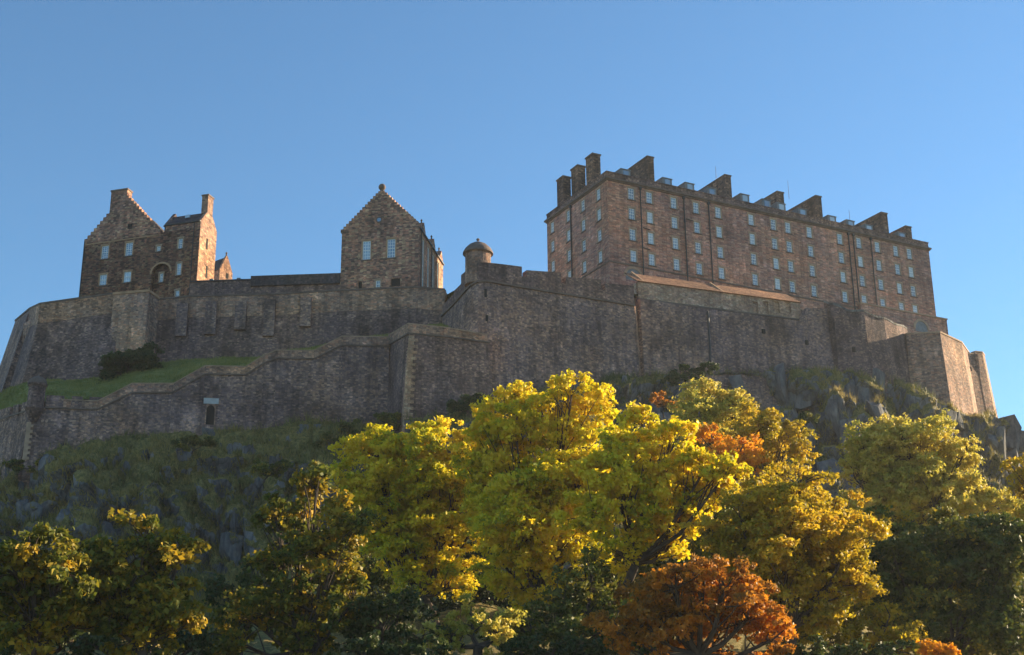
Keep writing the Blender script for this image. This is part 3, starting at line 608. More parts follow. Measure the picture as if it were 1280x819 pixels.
def pipe(fr, u, z0, z1, r=0.13):
    mb = MB(); mb.tube([fr.pt(u, z1, -0.2), fr.pt(u, z0, -0.2)], [r, r], 8); mb.box(fr, u-0.25, u+0.25, z1-0.5, z1, -0.42, -0.05); mb.build('drainpipe', M['iron'], bt)
for px, py in ((800.5,260), (855,270), (886,275)): pipe(bk, bk.u(px, py), zbase, zc0)
for px, py in ((1061,310), (1067,310), (1089.5,320)): pipe(bk, bk.u(px, py), zbase, zc0)
pipe(be, be.u(715, 300), zbase, zc0)
for a, b, py in ((803, 812, 285), (803, 812, 310), (857, 866, 274)):
    u0, z = bk.uz(a, py); u1 = bk.u(b, py); mb = MB(); mb.tube([bk.pt(u0, z, -0.2), bk.pt(u1, z-0.15, -0.2)], [0.09, 0.09], 6); mb.build('branch_pipe', M['iron'], bt)
up = bk.u(1110, 395); mb = MB(); pz = bk.z(1150, 396)
mb.box(bk, up-8, UE+2.0, zbase-3, pz, -0.9, 10); pl = mb.build('plinth', M['ashlar'], bt); mb = MB(); mb.box(bk, up-8.1, UE+2.15, pz, pz+0.3, -1.05, 10); mb.build('plinth_coping', M['trim'], pl)
def arch_part(fr, u, z, r, d, parent, nm='arch_window'):
    mb = MB(); A = [(r*math.cos(t), r*math.sin(t)) for t in np.linspace(0, math.pi, 12)]
    mb.prism(fr, [(u-r, z-0.6), (u+r, z-0.6)] + [(u+a, z+b) for a, b in A], d-0.03, d+0.3); o = mb.build(nm, M['lead'], parent); mb = MB()
    for (a, b), (c_, e) in zip(A, A[1:]): mb.prism(fr, [(u+a, z+b), (u+a*1.3, z+b*1.3), (u+c_*1.3, z+e*1.3), (u+c_, z+e)], d-0.14, d+0.2)
    mb.build('arch_surround', M['trim'], o)
arch_part(bk, bk.u(1148, 413), bk.z(1148, 413), 1.7, -0.9, bt); arch_part(bk, bk.u(792, 347), bk.z(792, 347), 1.7, 0, bt)
mb = MB(); 
for px, py, h in ((986,243,3.2), (1062,271,1.6), (895,218,1.8)): 
    u, z = bk.uz(px, py, 8); mb = MB(); mb.tube([bk.pt(u, z-1, 8), bk.pt(u, z+h, 8)], [0.05, 0.035], 5); mb.build('mast', M['iron'], rf)

# ------------------------------------------------------------------ crow stepped houses on the left
def crow_gable(fr, u0, u1, ze, za, n, d0, d1, mat, parent, flat=0.0):
    # stepped gable wall above the eaves, from (u0, ze) to apex za
    mb = MB(); um = (u0+u1)/2
    for k in range(n):
        a = k/n; hw = (u1-u0)/2*(1-a) + flat; mb.box(fr, um-hw, um+hw, ze+(za-ze)*k/n, ze+(za-ze)*(k+1)/n+0.12*(k < n-1), d0+0.002*(k % 2), d1)
    return mb.build('crow_stepped_gable', mat, parent)
HA = -17
hs = Fr(at(99, 372, 246), HA)
ht = thing('crow_stepped_house', hs.pt(8, 80, 5), 'brown stone house with crow stepped gable and a sunlit taller end block at far left', 'house')
ze = hs.z(104, 304); uR = hs.u(199, 295); zb = 76.0
W = [(131.2,315.5), (161.3,311.5), (128.8,350), (159.1,346.3)]
wins = [hs.uz(*p) for p in W]
wb = (1.55, 2.75); holes = [(u-wb[0]/2, u+wb[0]/2, z-wb[1]/2*(1 if i < 2 else 0.8), z+wb[1]/2*(1 if i < 2 else 0.8)) for i, (u, z) in enumerate(wins)]
uT0, uT1 = hs.u(207, 290), hs.u(250, 290); zT = hs.z(229, 278.5)
W2 = [(198.2,311,5,7), (225.5,304.5,5.5,13), (223.5,336.5,5.5,15), (198.8,345.5,4.5,11), (221.5,368.5,5,11)]
w2 = [(*hs.uz(px, py), a/6.2, b/6.2) for px, py, a, b in W2]; holes2 = [(u-a/2, u+a/2, z-b/2, z+b/2) for i, (u, z, a, b) in enumerate(w2) if i != 3]
ua0, ua1, zsp = hs.u(189, 345), hs.u(212, 345), hs.z(200, 341); ra = (ua1-ua0)/2; uc = (ua0+ua1)/2; ztp = zsp+ra*0.9
uG = hs.u(200, 300)
mb = MB(); mb.facade(hs, 0, uT1, zb, ze, holes+holes2, 0, 0.28)
mb = MB(); mb.facade(hs, 0, ua0, zb, ze, holes, 0, 0.28); mb.facade(hs, ua1, uT1, zb, ze, [h for h in holes2 if h[0] > ua1 and h[3] < ze], 0, 0.28); mb.facade(hs, ua0, ua1, ztp, ze, [h for h in holes2 if h[0] > ua0 and h[1] < ua1], 0, 0.28); mb.facade(hs, ua0, ua1, zb, ztp, [], 1.0)
for u_, sg in ((ua0, 1), (ua1, -1)): mb.face(hs.pt(u_, zb), hs.pt(u_, zb, 1), hs.pt(u_, ztp, 1), hs.pt(u_, ztp))
TT_ = np.linspace(0, math.pi, 15)
for t0_, t1_ in zip(TT_, TT_[1:]):
    a_, b_ = (uc+ra*math.cos(t0_), zsp+ra*0.9*math.sin(t0_)), (uc+ra*math.cos(t1_), zsp+ra*0.9*math.sin(t1_)); mb.prism(hs, [b_, a_, (a_[0], ztp+0.01), (b_[0], ztp+0.01)][::-1], 0.0, 0.99); wallo = mb.build('wall', M['brown'], ht)
Dp = 11.0; mb = MB(); mb.face(hs.pt(0, zb, Dp), hs.pt(0, zb, 0), hs.pt(0, ze, 0), hs.pt(0, ze, Dp)); mb.box(hs, 0.03, uT0-0.02, zb, ze-0.06, 1.3, Dp); mb.box(hs, 0.03, uT0-0.02, ze-0.5, ze-0.06, 0.35, 1.3); mb.build('wall', M['brown'], ht)
sA = hs.uz(137, 262); za = hs.z(149, 246); um = uR/2
crow_gable(hs, 0, uR, ze, za, 13, 0.001, 0.9, M['brown'], ht, 0.12)
mb = MB(); mb.prism(hs, [(0.2, ze-0.2), (uR-0.2, ze-0.2), (um, za-1.0)], 0.6, Dp); rf = mb.build('roof', M['slate'], ht)
c0, c1, cz = hs.u(138.5, 250), hs.u(158.5, 250), hs.z(149, 239)
mb = MB(); mb.box(hs, c0, c1, za-3.2, cz, -0.05, 1.6); ch = mb.build('chimney', M['brown'], ht); mb = MB(); mb.box(hs, c0-0.12, c1+0.12, cz, cz+0.35, -0.18, 1.72); mb.build('chimney_cap', M['soot'], ch)
mb = MB(); mb.box(hs, uG-0.4, uT0+0.01, ze, hs.z(203, 294.5), 0.1, 1.0); mb.build('parapet', M['warmtrim'], ht)
mb = MB(); mb.box(hs, uT0-1.0, uT0-0.02, ze, hs.z(203, 281), 1.1, 2.6); mb.build('chimney', M['dark'], ht)
# the taller block
Dt = 6.2; sd = hs.side(uT1); zap = zT+3.1
mb = MB(); mb.facade(hs, uT0, uT1, ze+0.003, zT, [h for h in holes2 if h[2] > ze]); mb.face(hs.pt(uT0, ze, Dt), hs.pt(uT0, ze, 0), hs.pt(uT0, zT, 0), hs.pt(uT0, zT, Dt)); mb.face(hs.pt(uT1, zb, Dt), hs.pt(uT0, zb, Dt), hs.pt(uT0, zT, Dt), hs.pt(uT1, zT, Dt))
mb.build('wall', M['brown'], ht)
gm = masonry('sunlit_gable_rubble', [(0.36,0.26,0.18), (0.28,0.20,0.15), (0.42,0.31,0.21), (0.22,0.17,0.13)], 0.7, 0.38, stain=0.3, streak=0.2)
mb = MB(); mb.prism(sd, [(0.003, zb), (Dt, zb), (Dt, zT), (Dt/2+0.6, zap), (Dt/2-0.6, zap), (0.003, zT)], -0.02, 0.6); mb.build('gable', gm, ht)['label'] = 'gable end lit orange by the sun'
for px, py, h in ((258.5, 305, 2.2), (258, 340, 2.4)):
    f_ = sd; u, z = f_.uz(px, py); mb = MB(); mb.box(f_, u-0.28, u+0.28, z-h/2, z+h/2, -0.08, 0.3); mb.build('slit_window', M['dark_void'], ht)
mb = MB(); mb.prism(sd, [(-0.25, zT-0.1), (Dt+0.25, zT-0.1), (Dt/2, zap-0.15)], 0.55, uT1-uT0); rt = mb.build('roof', M['slate'], ht)
mb = MB(); mb.prism(sd, [(-0.1, zT-0.2), (Dt+0.1, zT-0.2), (Dt/2, zap+0.5)], uT1-uT0-0.05, uT1-uT0+0.6); mb.build('gable_skew', M['dark'], ht)
mb = MB(); mb.box(hs, uT0, uT1, zT-0.25, zT, -0.28, -0.02); mb.build('gutter', M['iron'], rt)
us = hs.u(236, 266, 2); mb = MB(); mb.box(hs, us-0.5, us+0.5, zT+1.7, zT+2.3, 1.55, 2.0); mb.build('skylight', M['glass'], rt)
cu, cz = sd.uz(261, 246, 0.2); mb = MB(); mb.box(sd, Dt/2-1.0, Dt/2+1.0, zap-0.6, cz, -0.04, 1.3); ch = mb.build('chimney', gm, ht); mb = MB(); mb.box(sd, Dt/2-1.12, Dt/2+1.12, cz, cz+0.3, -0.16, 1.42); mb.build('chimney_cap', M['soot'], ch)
mA = meshes_for_window(wb[0], wb[1], 3, 6, smat='warmtrim'); mB = meshes_for_window(wb[0], wb[1]*0.8, 3, 5, smat='warmtrim')
for i, (u, z) in enumerate(wins): window(ht, hs, u, z, mA if i < 2 else mB)
for i, (u, z, a, b) in enumerate(w2):
    o = window(ht, hs, u, z, meshes_for_window(a, b, 2, 3))
    if i == 3: o.location += hs.D*0.8
# shallow blind arch
mb = MB()
A = [(ra*math.cos(t), ra*0.9*math.sin(t)) for t in np.linspace(0, math.pi, 14)]
for (a, b), (c_, e) in zip(A, A[1:]): mb.prism(hs, [(uc+a, zsp+b), (uc+a*1.18, zsp+b*1.22), (uc+c_*1.18, zsp+e*1.22), (uc+c_, zsp+e)], -0.07, 0.2)
mb.build('blind_arch', M['warmtrim'], ht)
u_, z_ = hs.uz(162.5, 283); mb = MB(); mb.box(hs, u_-0.45, u_+0.45, z_-0.5, z_+0.5, -0.1, 0.2); mb.build('attic_opening', M['dark_void'], ht)
mb = MB(); z_ = hs.z(150, 300.5); mb.box(hs, 0.0, uG-0.5, z_-0.12, z_+0.12, -0.1, 0.1); mb.build('string_course', M['warmtrim'], ht)
u_ = hs.u(240.5, 320); mb = MB(); mb.tube([hs.pt(u_, zT-0.2, -0.15), hs.pt(u_, zb, -0.15)], [0.1, 0.1], 6); mb.build('drainpipe', M['iron'], ht)
u_ = 0.05; mb = MB(); mb.tube([hs.pt(u_, ze+0.2, -0.1), hs.pt(u_, zb, -0.1)], [0.1, 0.1], 6); mb.build('drainpipe', M['iron'], ht)

# little gabled building behind
lb = Fr(at(274, 350, 275), 52); lt2 = thing('small_gabled_building', lb.pt(1, 85, 3), 'small stone building with sunlit pointed gable just right of the crow stepped house', 'building')
l1 = lb.u(290.5, 345); zl = lb.z(274, 336); zla = lb.z(284, 320); zlb = 80
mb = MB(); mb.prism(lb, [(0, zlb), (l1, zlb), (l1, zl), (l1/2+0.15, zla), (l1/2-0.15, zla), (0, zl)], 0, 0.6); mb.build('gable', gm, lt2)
mb = MB(); mb.box(lb, 0.02, l1-0.02, zlb, zl, 0.6, 8); mb.build('wall', M['brown'], lt2)
mb = MB(); mb.prism(lb, [(-0.2, zl-0.1), (l1+0.2, zl-0.1), (l1/2, zla-0.2)], 0.5, 8); rl = mb.build('roof', M['slate'], lt2)
mb = MB(); mb.lathe((lb.pt(l1/2, 0, 0.3).x, lb.pt(l1/2, 0, 0.3).y), [(0.2, zla-0.1), (0.14, zla+0.5), (0.25, zla+0.7), (0.06, zla+1.0)], 8); mb.build('finial', M['soot'], rl)
u_, z_ = lb.uz(284, 345); mb = MB(); mb.box(lb, u_-0.3, u_+0.3, z_-0.6, z_+0.6, -0.06, 0.2); mb.build('slit_window', M['dark_void'], lt2)

# low dark range between the houses
rg = thing('low_range', at(330, 362, 236), 'low sooty stone range with flat dark roof edge between the two gabled houses', 'building')
q0, q1 = at(237, 362, 236), at(428, 350, 234); fr = Fr(q0, math.degrees(math.atan2(q1.y-q0.y, q1.x-q0.x))); lg = (q1-q0).length
z1_, z2_ = fr.z(300, 351), fr.z(390, 346.5)
uA = fr.u(316, 350)
mb = MB(); mb.box(fr, 0, uA, 78, z1_, 0, 6); mb.box(fr, uA, lg+0.5, 78, z2_-1.6, -0.3, 6); mb.build('wall', M['dark'], rg)
mb = MB(); mb.box(fr, -0.1, uA, z1_, z1_+0.25, -0.2, 6); mb.box(fr, uA-0.2, lg+0.5, z2_-1.6, z2_+0.35, -0.75, 6); mb.build('roof', M['slate'], rg)
mb = MB(); 
for px in (263, 297, 318): u = fr.u(px, 354); mb.box(fr, u-0.35, u+0.35, z1_+0.25, z1_+0.75, 0.4, 1.1)
mb.build('vent', M['lead'], rg)

# middle gabled hall
ms = Fr(at(425, 362, 232.6), -10)
mt = thing('gabled_hall', ms.pt(6, 82, 8), 'brown stone hall with steep crow stepped gable and ball finial in the middle', 'hall')
ze = ms.z(425, 291); uR = ms.u(523.5, 320); za = ms.z(474, 239); zb = 78; LD = 19.5
wu = [ms.uz(458.2, 313), ms.uz(489, 310.5)]; wb = (1.5, 3.7)
sm = [ms.uz(450, 357), ms.uz(472.5, 355), ms.uz(494.5, 353)]; sz = [(0.7, 1.6), (0.8, 1.4), (1.7, 1.5)]
holes = [(u-wb[0]/2, u+wb[0]/2, z-wb[1]/2, z+wb[1]/2) for u, z in wu] + [(u-a/2, u+a/2, z-b/2, z+b/2) for (u, z), (a, b) in zip(sm, sz)]
sd = ms.side(uR)
mb = MB(); mb.facade(ms, 0, uR, zb, ze, holes)
sw = [3.2, 7.2, 11.2, 15.0]; zw = ms.z(474, 318)
mb.facade(sd, 0, LD, zb, ze, [(u-0.7, u+0.7, zb+3.5, ze-1.2) for u in sw]); mb.face(ms.pt(0, zb, LD), ms.pt(0, zb, 0), ms.pt(0, ze, 0), ms.pt(0, ze, LD)); mb.face(ms.pt(uR, zb, LD), ms.pt(0, zb, LD), ms.pt(0, ze, LD), ms.pt(uR, ze, LD)); mb.build('wall', M['brown'], mt)
crow_gable(ms, -0.15, uR+0.15, ze, za, 15, 0.001, 0.9, M['brown'], mt, 0.1)
mb = MB(); mb.prism(ms, [(-0.2, ze-0.1), (uR+0.25, ze-0.1), (uR/2, za-0.9)], 0.6, LD); rf = mb.build('roof', M['slate'], mt)
p = ms.pt(uR/2, 0, 0.45); mb = MB(); mb.lathe((p.x, p.y), [(0.45, za-0.1), (0.35, za+0.35)] + [(0.68*math.sin(t), za+0.95-0.68*math.cos(t)) for t in np.linspace(0.5, 3.0, 9)], 14); mb.build('ball_finial', M['soot'], mt, smooth=True)
mA = meshes_for_window(*wb, 3, 6, smat='warmtrim')
for u, z in wu: window(mt, ms, u, z, mA)
for (u, z), (a, b) in zip(sm[1:2], sz[1:2]): window(mt, ms, u, z, meshes_for_window(a, b, 2, 2))
for i in (0, 2):
    (u, z), (a, b) = sm[i], sz[i]; mb = MB(); mb.box(ms, u-a/2+0.01, u+a/2-0.01, z-b/2+0.01, z+b/2-0.01, 0.2, 0.29); mb.build('slit_window', M['dark_void'], mt)
u_, z_ = ms.uz(474, 275); mb = MB(); mb.lathe((0, 0), [(0.1, 0), (0.1, 0.01)], 6); 
mb = MB(); mb.prism(ms, [(u_+0.62*math.cos(t), z_+0.62*math.sin(t)) for t in np.linspace(0, 2*math.pi, 16, endpoint=False)], -0.1, 0.4); oc = mb.build('oculus', M['soot'], mt); mb = MB(); mb.prism(ms, [(u_+0.38*math.cos(t), z_+0.38*math.sin(t)) for t in np.linspace(0, 2*math.pi, 16, endpoint=False)], -0.13, 0.3); mb.build('pane', M['glass'], oc)
mS = meshes_for_window(1.4, ze-1.2-zb-3.5, 2, 6)
for u in sw: window(mt, sd, u, (ze-1.2+zb+3.5)/2, mS)
for u in (3.2, 11.2, 17.6):                    # pedimented wall-head dormers along the flank
    mb = MB(); mb.prism(sd, [(u-1.3, ze-0.1), (u+1.3, ze-0.1), (u+1.3, ze+0.5), (u, ze+2.1), (u-1.3, ze+0.5)], -0.12, 1.2); dm = mb.build('dormer_head', M['brown'], mt)
    q = sd.pt(u, 0, 0.4); mb = MB(); mb.lathe((q.x, q.y), [(0.16, ze+2.0), (0.12, ze+2.4), (0.22, ze+2.6), (0.05, ze+2.85)], 8); mb.build('finial', M['soot'], dm)
for u in (1.0, 9.2, 13.5): mb = MB(); mb.tube([sd.pt(u, ze, -0.2), sd.pt(u, zb, -0.2)], [0.11, 0.11], 6); mb.build('drainpipe', M['iron'], mt)
mb = MB(); mb.box(sd, -0.1, LD, ze-0.25, ze-0.02, -0.3, -0.03); mb.build('gutter', M['iron'], rf)

# ------------------------------------------------------------------ trees
def leaves(C, rad, n, size, out, tint, T):
    # n leaves in flattened clumps at C (k,3), radii (k,), outward hints (k,3)
    k = len(C); idx = np.repeat(np.arange(k), n); m_ = len(idx)
    d = RNG.normal(size=(m_, 3)); d /= np.linalg.norm(d, axis=1)[:, None]; d *= (RNG.random(m_)**0.45)[:, None]; d[:, 2] *= 0.62
    c = C[idx] + d*rad[idx][:, None]
    nn = RNG.normal(size=(m_, 3))*0.8 + out[idx]*0.45 + np.array([0, 0, 0.25]); nn /= np.linalg.norm(nn, axis=1)[:, None]
    a = np.cross(nn, RNG.normal(size=(m_, 3))); a /= np.linalg.norm(a, axis=1)[:, None]; b = np.cross(nn, a)
    s = size*(0.65+0.7*RNG.random(m_)); l = (s*0.62)[:, None]; wv = (s*0.36)[:, None]
    V = np.stack([c-a*l, c+b*wv+nn*s[:, None]*0.12, c+a*l, c-b*wv+nn*s[:, None]*0.12], 1).reshape(-1, 3)
    T.append((V, np.repeat(np.clip(tint[idx] + RNG.normal(size=m_)*0.06, 0, 1), 4)))
def tree(name, label, base, Y, lobes, leaf, cat='tree', group=None, size=0.33, dens_=1.0, cl=0.72, per=20, trunk=0.38, fill=0.25, trunkparts=True, gz=None):
    bp = at(base[0], base[1], Y); z0 = ground_z(bp.x, bp.y, 0.0) if gz is None else gz; B = Vector((bp.x, bp.y, z0-0.3))
    th = thing(name, B, label, cat, group); k0 = FPX/ (Y*1.06); L3 = []
    for lb_ in lobes:
        px, py, rx, ry = lb_[:4]; dy = lb_[4] if len(lb_) > 4 else RNG.uniform(-2.2, 2.2); L3.append((at(px, py, Y+dy), rx/k0, ry/k0))
    T = []; clumps = []
    for c, rx, rz in L3:
        nb = max(5, int(9+rx*rz*1.15)); dd = RNG.normal(size=(nb, 3)); dd[:, 2] += 0.35; dd /= np.linalg.norm(dd, axis=1)[:, None]
        rb_ = RNG.uniform(0.26, 0.46, nb)*max(min(rx, rz), 0.9); bc = np.array(c) + dd*np.stack([np.full(nb, rx), np.full(nb, rx*0.95), np.full(nb, rz)], 1)*RNG.uniform(0.4, 1.14, nb)[:, None]
        Cs, ds = [], []; tb = []
        for q in range(nb):
            n = int(max(4, dens_*6.5*(rb_[q]/cl)**2)); d = RNG.normal(size=(n, 3)); d[:, 2] += 0.55; d /= np.linalg.norm(d, axis=1)[:, None]
            Cs.append(bc[q] + d*rb_[q]*np.array([1.1, 1.1, 0.75])*np.where(RNG.random(n) < 0.16, RNG.uniform(1.1, 1.55, n), RNG.uniform(0.5, 1.1, n))[:, None]); ds.append(d*0.6+dd[q]*0.4); tb.append(np.full(n, RNG.uniform(0.1, 0.9)))
        C = np.concatenate(Cs); d = np.concatenate(ds); n = len(C); rad = cl*RNG.uniform(0.4, 1.05, n); tint = np.concatenate(tb)*0.75 + RNG.random(n)*0.25
        leaves(C, rad, per, size, d, np.clip(tint, 0, 1), T); clumps.append(C)
    VV = np.concatenate([t[0] for t in T]); TT = np.concatenate([t[1] for t in T])
    np_mesh('crown', VV, np.arange(len(VV)).reshape(-1, 4), leaf, th, tuple(B), TT)
    mb = MB(); cen = sum((c for c, _, _ in L3), Vector())/len(L3); lowz = min(c.z-rz for c, _, rz in L3)
    fork = Vector((B.x*0.4+cen.x*0.6, B.y*0.4+cen.y*0.6, max(z0+0.25*(cen.z-z0), min(lowz+1.0, cen.z-1))))
    mid = B.lerp(fork, 0.5) + Vector((RNG.uniform(-.3, .3), RNG.uniform(-.3, .3), 0)); mb.tube([B, mid, fork], [trunk*1.25, trunk, trunk*0.85], 9)
    for (c, rx, rz), C in zip(L3, clumps):
        q = fork.lerp(c, 0.5) + Vector((RNG.uniform(-1, 1)*0.12*rx, RNG.uniform(-1, 1)*0.12*rx, -0.12*(c-fork).length)); mb.tube([fork, q, c], [trunk*0.55, trunk*0.4, trunk*0.22], 6)
        top = c + Vector((0, 0, rz*0.8)); mb.tube([c, c.lerp(top, .5)+Vector((RNG.uniform(-.4, .4), RNG.uniform(-.4, .4), 0)), top], [trunk*0.22, trunk*0.13, 0.03], 5)
        for i in RNG.choice(len(C), min(len(C), 14), replace=False):
            e = Vector(C[i]); s0 = q.lerp(c, RNG.random()) if RNG.random() < .6 else c; mdd = s0.lerp(e, 0.55)+Vector((RNG.uniform(-.3, .3), RNG.uniform(-.3, .3), RNG.uniform(-.2, .5))); mb.tube([s0, mdd, e], [trunk*0.16, trunk*0.10, 0.02], 5)
    mb.build('trunk', M['bark'], th); return th
G1 = 'trees at the foot of the crag'
tree('broadleaf_tree', 'bright yellow tree with slim visible trunk at centre left of the tall group', (546,830), 131, [(470,572,42,36), (520,592,50,42), (452,640,36,40), (540,560,45,32), (565,640,42,50), (508,685,45,42), (545,712,45,32), (428,598,22,26), (592,585,42,38), (480,620,40,35), (535,655,40,40), (560,735,28,26), (575,610,40,36), (500,575,30,26), (590,660,36,40), (475,660,30,30)], L['yellow'], group=G1)
tree('broadleaf_tree', 'tallest bright yellow tree at the centre, its top over the castle wall', (655,845), 118, [(690,522,48,36), (645,532,44,36), (735,535,38,40), (668,590,66,48), (720,615,54,52), (640,655,52,50), (700,685,55,45), (612,556,36,36), (660,735,44,34), (750,590,28,42), (715,492,30,17), (660,498,24,16), (675,640,50,45), (620,610,40,45), (690,730,40,34), (625,700,36,34), (750,640,36,40)], L['yellow'], group=G1)
tree('broadleaf_tree', 'bright yellow tree with leaning dark trunk right of the tallest one', (748,780), 103, [(800,540,26,32), (838,548,26,28), (808,588,48,40), (850,598,36,36), (780,618,42,46), (822,645,45,40), (775,685,36,34), (878,592,26,24), (905,596,20,20), (858,640,28,28), (740,650,30,40), (765,575,26,34), (830,690,30,26), (895,625,22,22)], L['yellow'], group=G1)
tree('broadleaf_tree', 'pale yellow green round headed tree below the pale lean-to building', (885,640), 160, [(885,503,36,26), (878,535,42,32), (918,525,32,28), (858,556,28,26), (900,560,36,24)], L['pale'], group=G1, size=0.3)
tree('broadleaf_tree', 'yellow green tree behind and right of the small orange one', (965,680), 154, [(950,538,32,26), (975,565,33,28), (986,542,18,17), (952,590,34,22), (930,552,24,22), (975,600,24,22)], L['olive'], group=G1, size=0.3)
tree('broadleaf_tree', 'small orange tree between the yellow crowns, right of the tallest', (915,700), 140, [(890,548,24,17), (922,570,28,22), (943,570,13,17), (900,586,24,20), (935,588,18,16)], L['orange'], group=G1, size=0.3)
tree('broadleaf_tree', 'round dense olive gold tree with fine twigs in the right half', (985,850), 95, [(990,630,62,36), (930,668,44,44), (1048,655,42,36), (985,700,74,52), (1042,712,46,44), (928,738,42,38), (1015,760,52,42), (965,650,50,40), (945,705,44,40), (1055,690,46,40), (1000,605,44,22)], L['olive'], group=G1, size=0.24, cl=0.6, per=22)
tree('broadleaf_tree', 'wide pale yellow tree in front of the right hand crag', (1130,740), 150, [(1098,570,48,36), (1150,572,54,40), (1235,640,34,26), (1120,610,54,40), (1185,620,50,36), (1090,640,34,26), (1068,598,26,24), (1190,600,42,30), (1132,630,58,36), (1220,622,26,22), (1208,562,22,13), (1170,630,40,30), (1080,560,22,20), (1130,548,24,18)], L['pale'], group=G1, size=0.3)
tree('broadleaf_tree', 'large dark green tree with a few golden tips at lower right', (1170,860), 107, [(1120,705,50,45), (1182,672,42,34), (1222,715,60,52), (1150,765,70,50), (1250,780,56,50), (1255,690,36,40), (1190,800,60,40), (1215,690,26,20)], L['green'], group=G1, size=0.3, per=26)
tree('broadleaf_tree', 'golden tree cut by the right edge of the view', (1300,720), 128, [(1287,588,22,20), (1305,625,40,40), (1290,660,24,22)], L['olive'], group=G1)
tree('broadleaf_tree', 'low spreading rust orange tree at bottom centre right', (880,880), 84, [(845,735,48,28), (905,737,46,30), (935,775,50,36), (860,785,66,42), (800,780,44,36), (965,800,36,30), (900,800,60,40), (775,790,34,30), (880,725,40,20), (830,760,50,36)], L['rust'], group=G1, size=0.22, cl=0.5, per=22)
tree('broadleaf_tree', 'short golden bushy tree at the bottom right of the rust orange one', (1085,870), 101, [(1060,788,42,30), (1108,782,36,30), (1030,805,36,22), (1132,806,26,24), (1085,812,50,24)], L['olive'], group=G1, size=0.24, cl=0.6)
tree('broadleaf_tree', 'tall dark green tree with golden crown top left of the yellow trees', (385,860), 96, [(395,612,26,28), (372,655,34,32), (402,695,44,36), (350,715,36,32), (425,665,34,38), (320,780,44,36), (390,765,54,44), (440,755,30,36), (345,650,22,22), (400,805,44,26), (300,805,36,24)], L['leftgold'], group=G1)
tree('broadleaf_tree', 'green and gold tree second from the left along the bottom of the view', (190,860), 82, [(180,675,42,22), (228,686,26,18), (150,705,42,28), (200,722,50,36), (118,745,38,40), (160,785,58,38), (215,765,34,28), (100,700,28,20), (185,755,50,40), (140,740,44,36), (190,800,50,26)], L['leftgold'], group=G1)
tree('broadleaf_tree', 'golden tipped dark tree at the far left bottom corner', (30,860), 80, [(38,685,46,22), (18,718,52,38), (78,715,32,34), (38,775,60,44), (88,785,38,34), (50,745,44,34), (20,800,44,28), (75,750,34,30)], L['leftgold'], group=G1)
tree('broadleaf_tree', 'deep green tree below the tallest yellow tree at the bottom', (700,880), 98, [(698,765,38,32), (660,800,44,32), (742,735,34,34), (720,800,46,28), (765,775,30,34)], L['green'], group=G1, size=0.28)
tree('broadleaf_tree', 'dark shaded tree in the gap between the yellow and round olive trees', (890,800), 126, [(890,690,36,36), (870,730,30,28), (905,650,24,24)], L['green'], group=G1)
tree('broadleaf_tree', 'dusky olive tree behind the round olive one, left of the dark green tree', (1095,780), 118, [(1085,680,34,34), (1110,660,28,26), (1075,730,30,34)], L['gold'], group=G1)
tree('shrub', 'dark green shrub at the bottom left of the slim yellow trunk', (480,870), 97, [(478,785,48,32), (528,800,40,26), (440,805,36,26), (500,760,30,24)], L['deep'], 'shrub', size=0.26, cl=0.6)
tree('shrub', 'yellowish pink shrub at the foot of the slim yellow trunk', (590,870), 95, [(590,775,32,20), (560,800,30,22), (618,798,36,22), (640,780,20,16)], L['pale'], 'shrub', size=0.24, cl=0.5)
tree('shrub', 'small orange red shrub at the very bottom of the lower right', (1165,850), 92, [(1165,815,15,9), (1178,820,14,8)], L['orange'], 'shrub', size=0.22, cl=0.4, trunk=0.12)
tree('shrub', 'big dark rounded bush on the grass bank against the upper wall buttress', (165,484), 223, [(164,450,27,17,0), (150,468,26,14,-1), (186,448,16,13,0.5), (176,464,22,13,-1), (140,478,18,9,-2), (160,460,30,16,-1)], L['deep'], 'shrub', size=0.3, dens_=2.0, cl=0.6, trunk=0.2, gz=at(165,484,223).z)
tree('broadleaf_tree', 'small golden topped tree rising out of the large dark green one at right', (1215,800), 112, [(1205,672,30,20), (1228,690,24,20), (1190,690,22,16), (1250,668,20,14)], L['leftgold'], group=G1, size=0.3)
UN = 'dark understory trees below the yellow crowns'
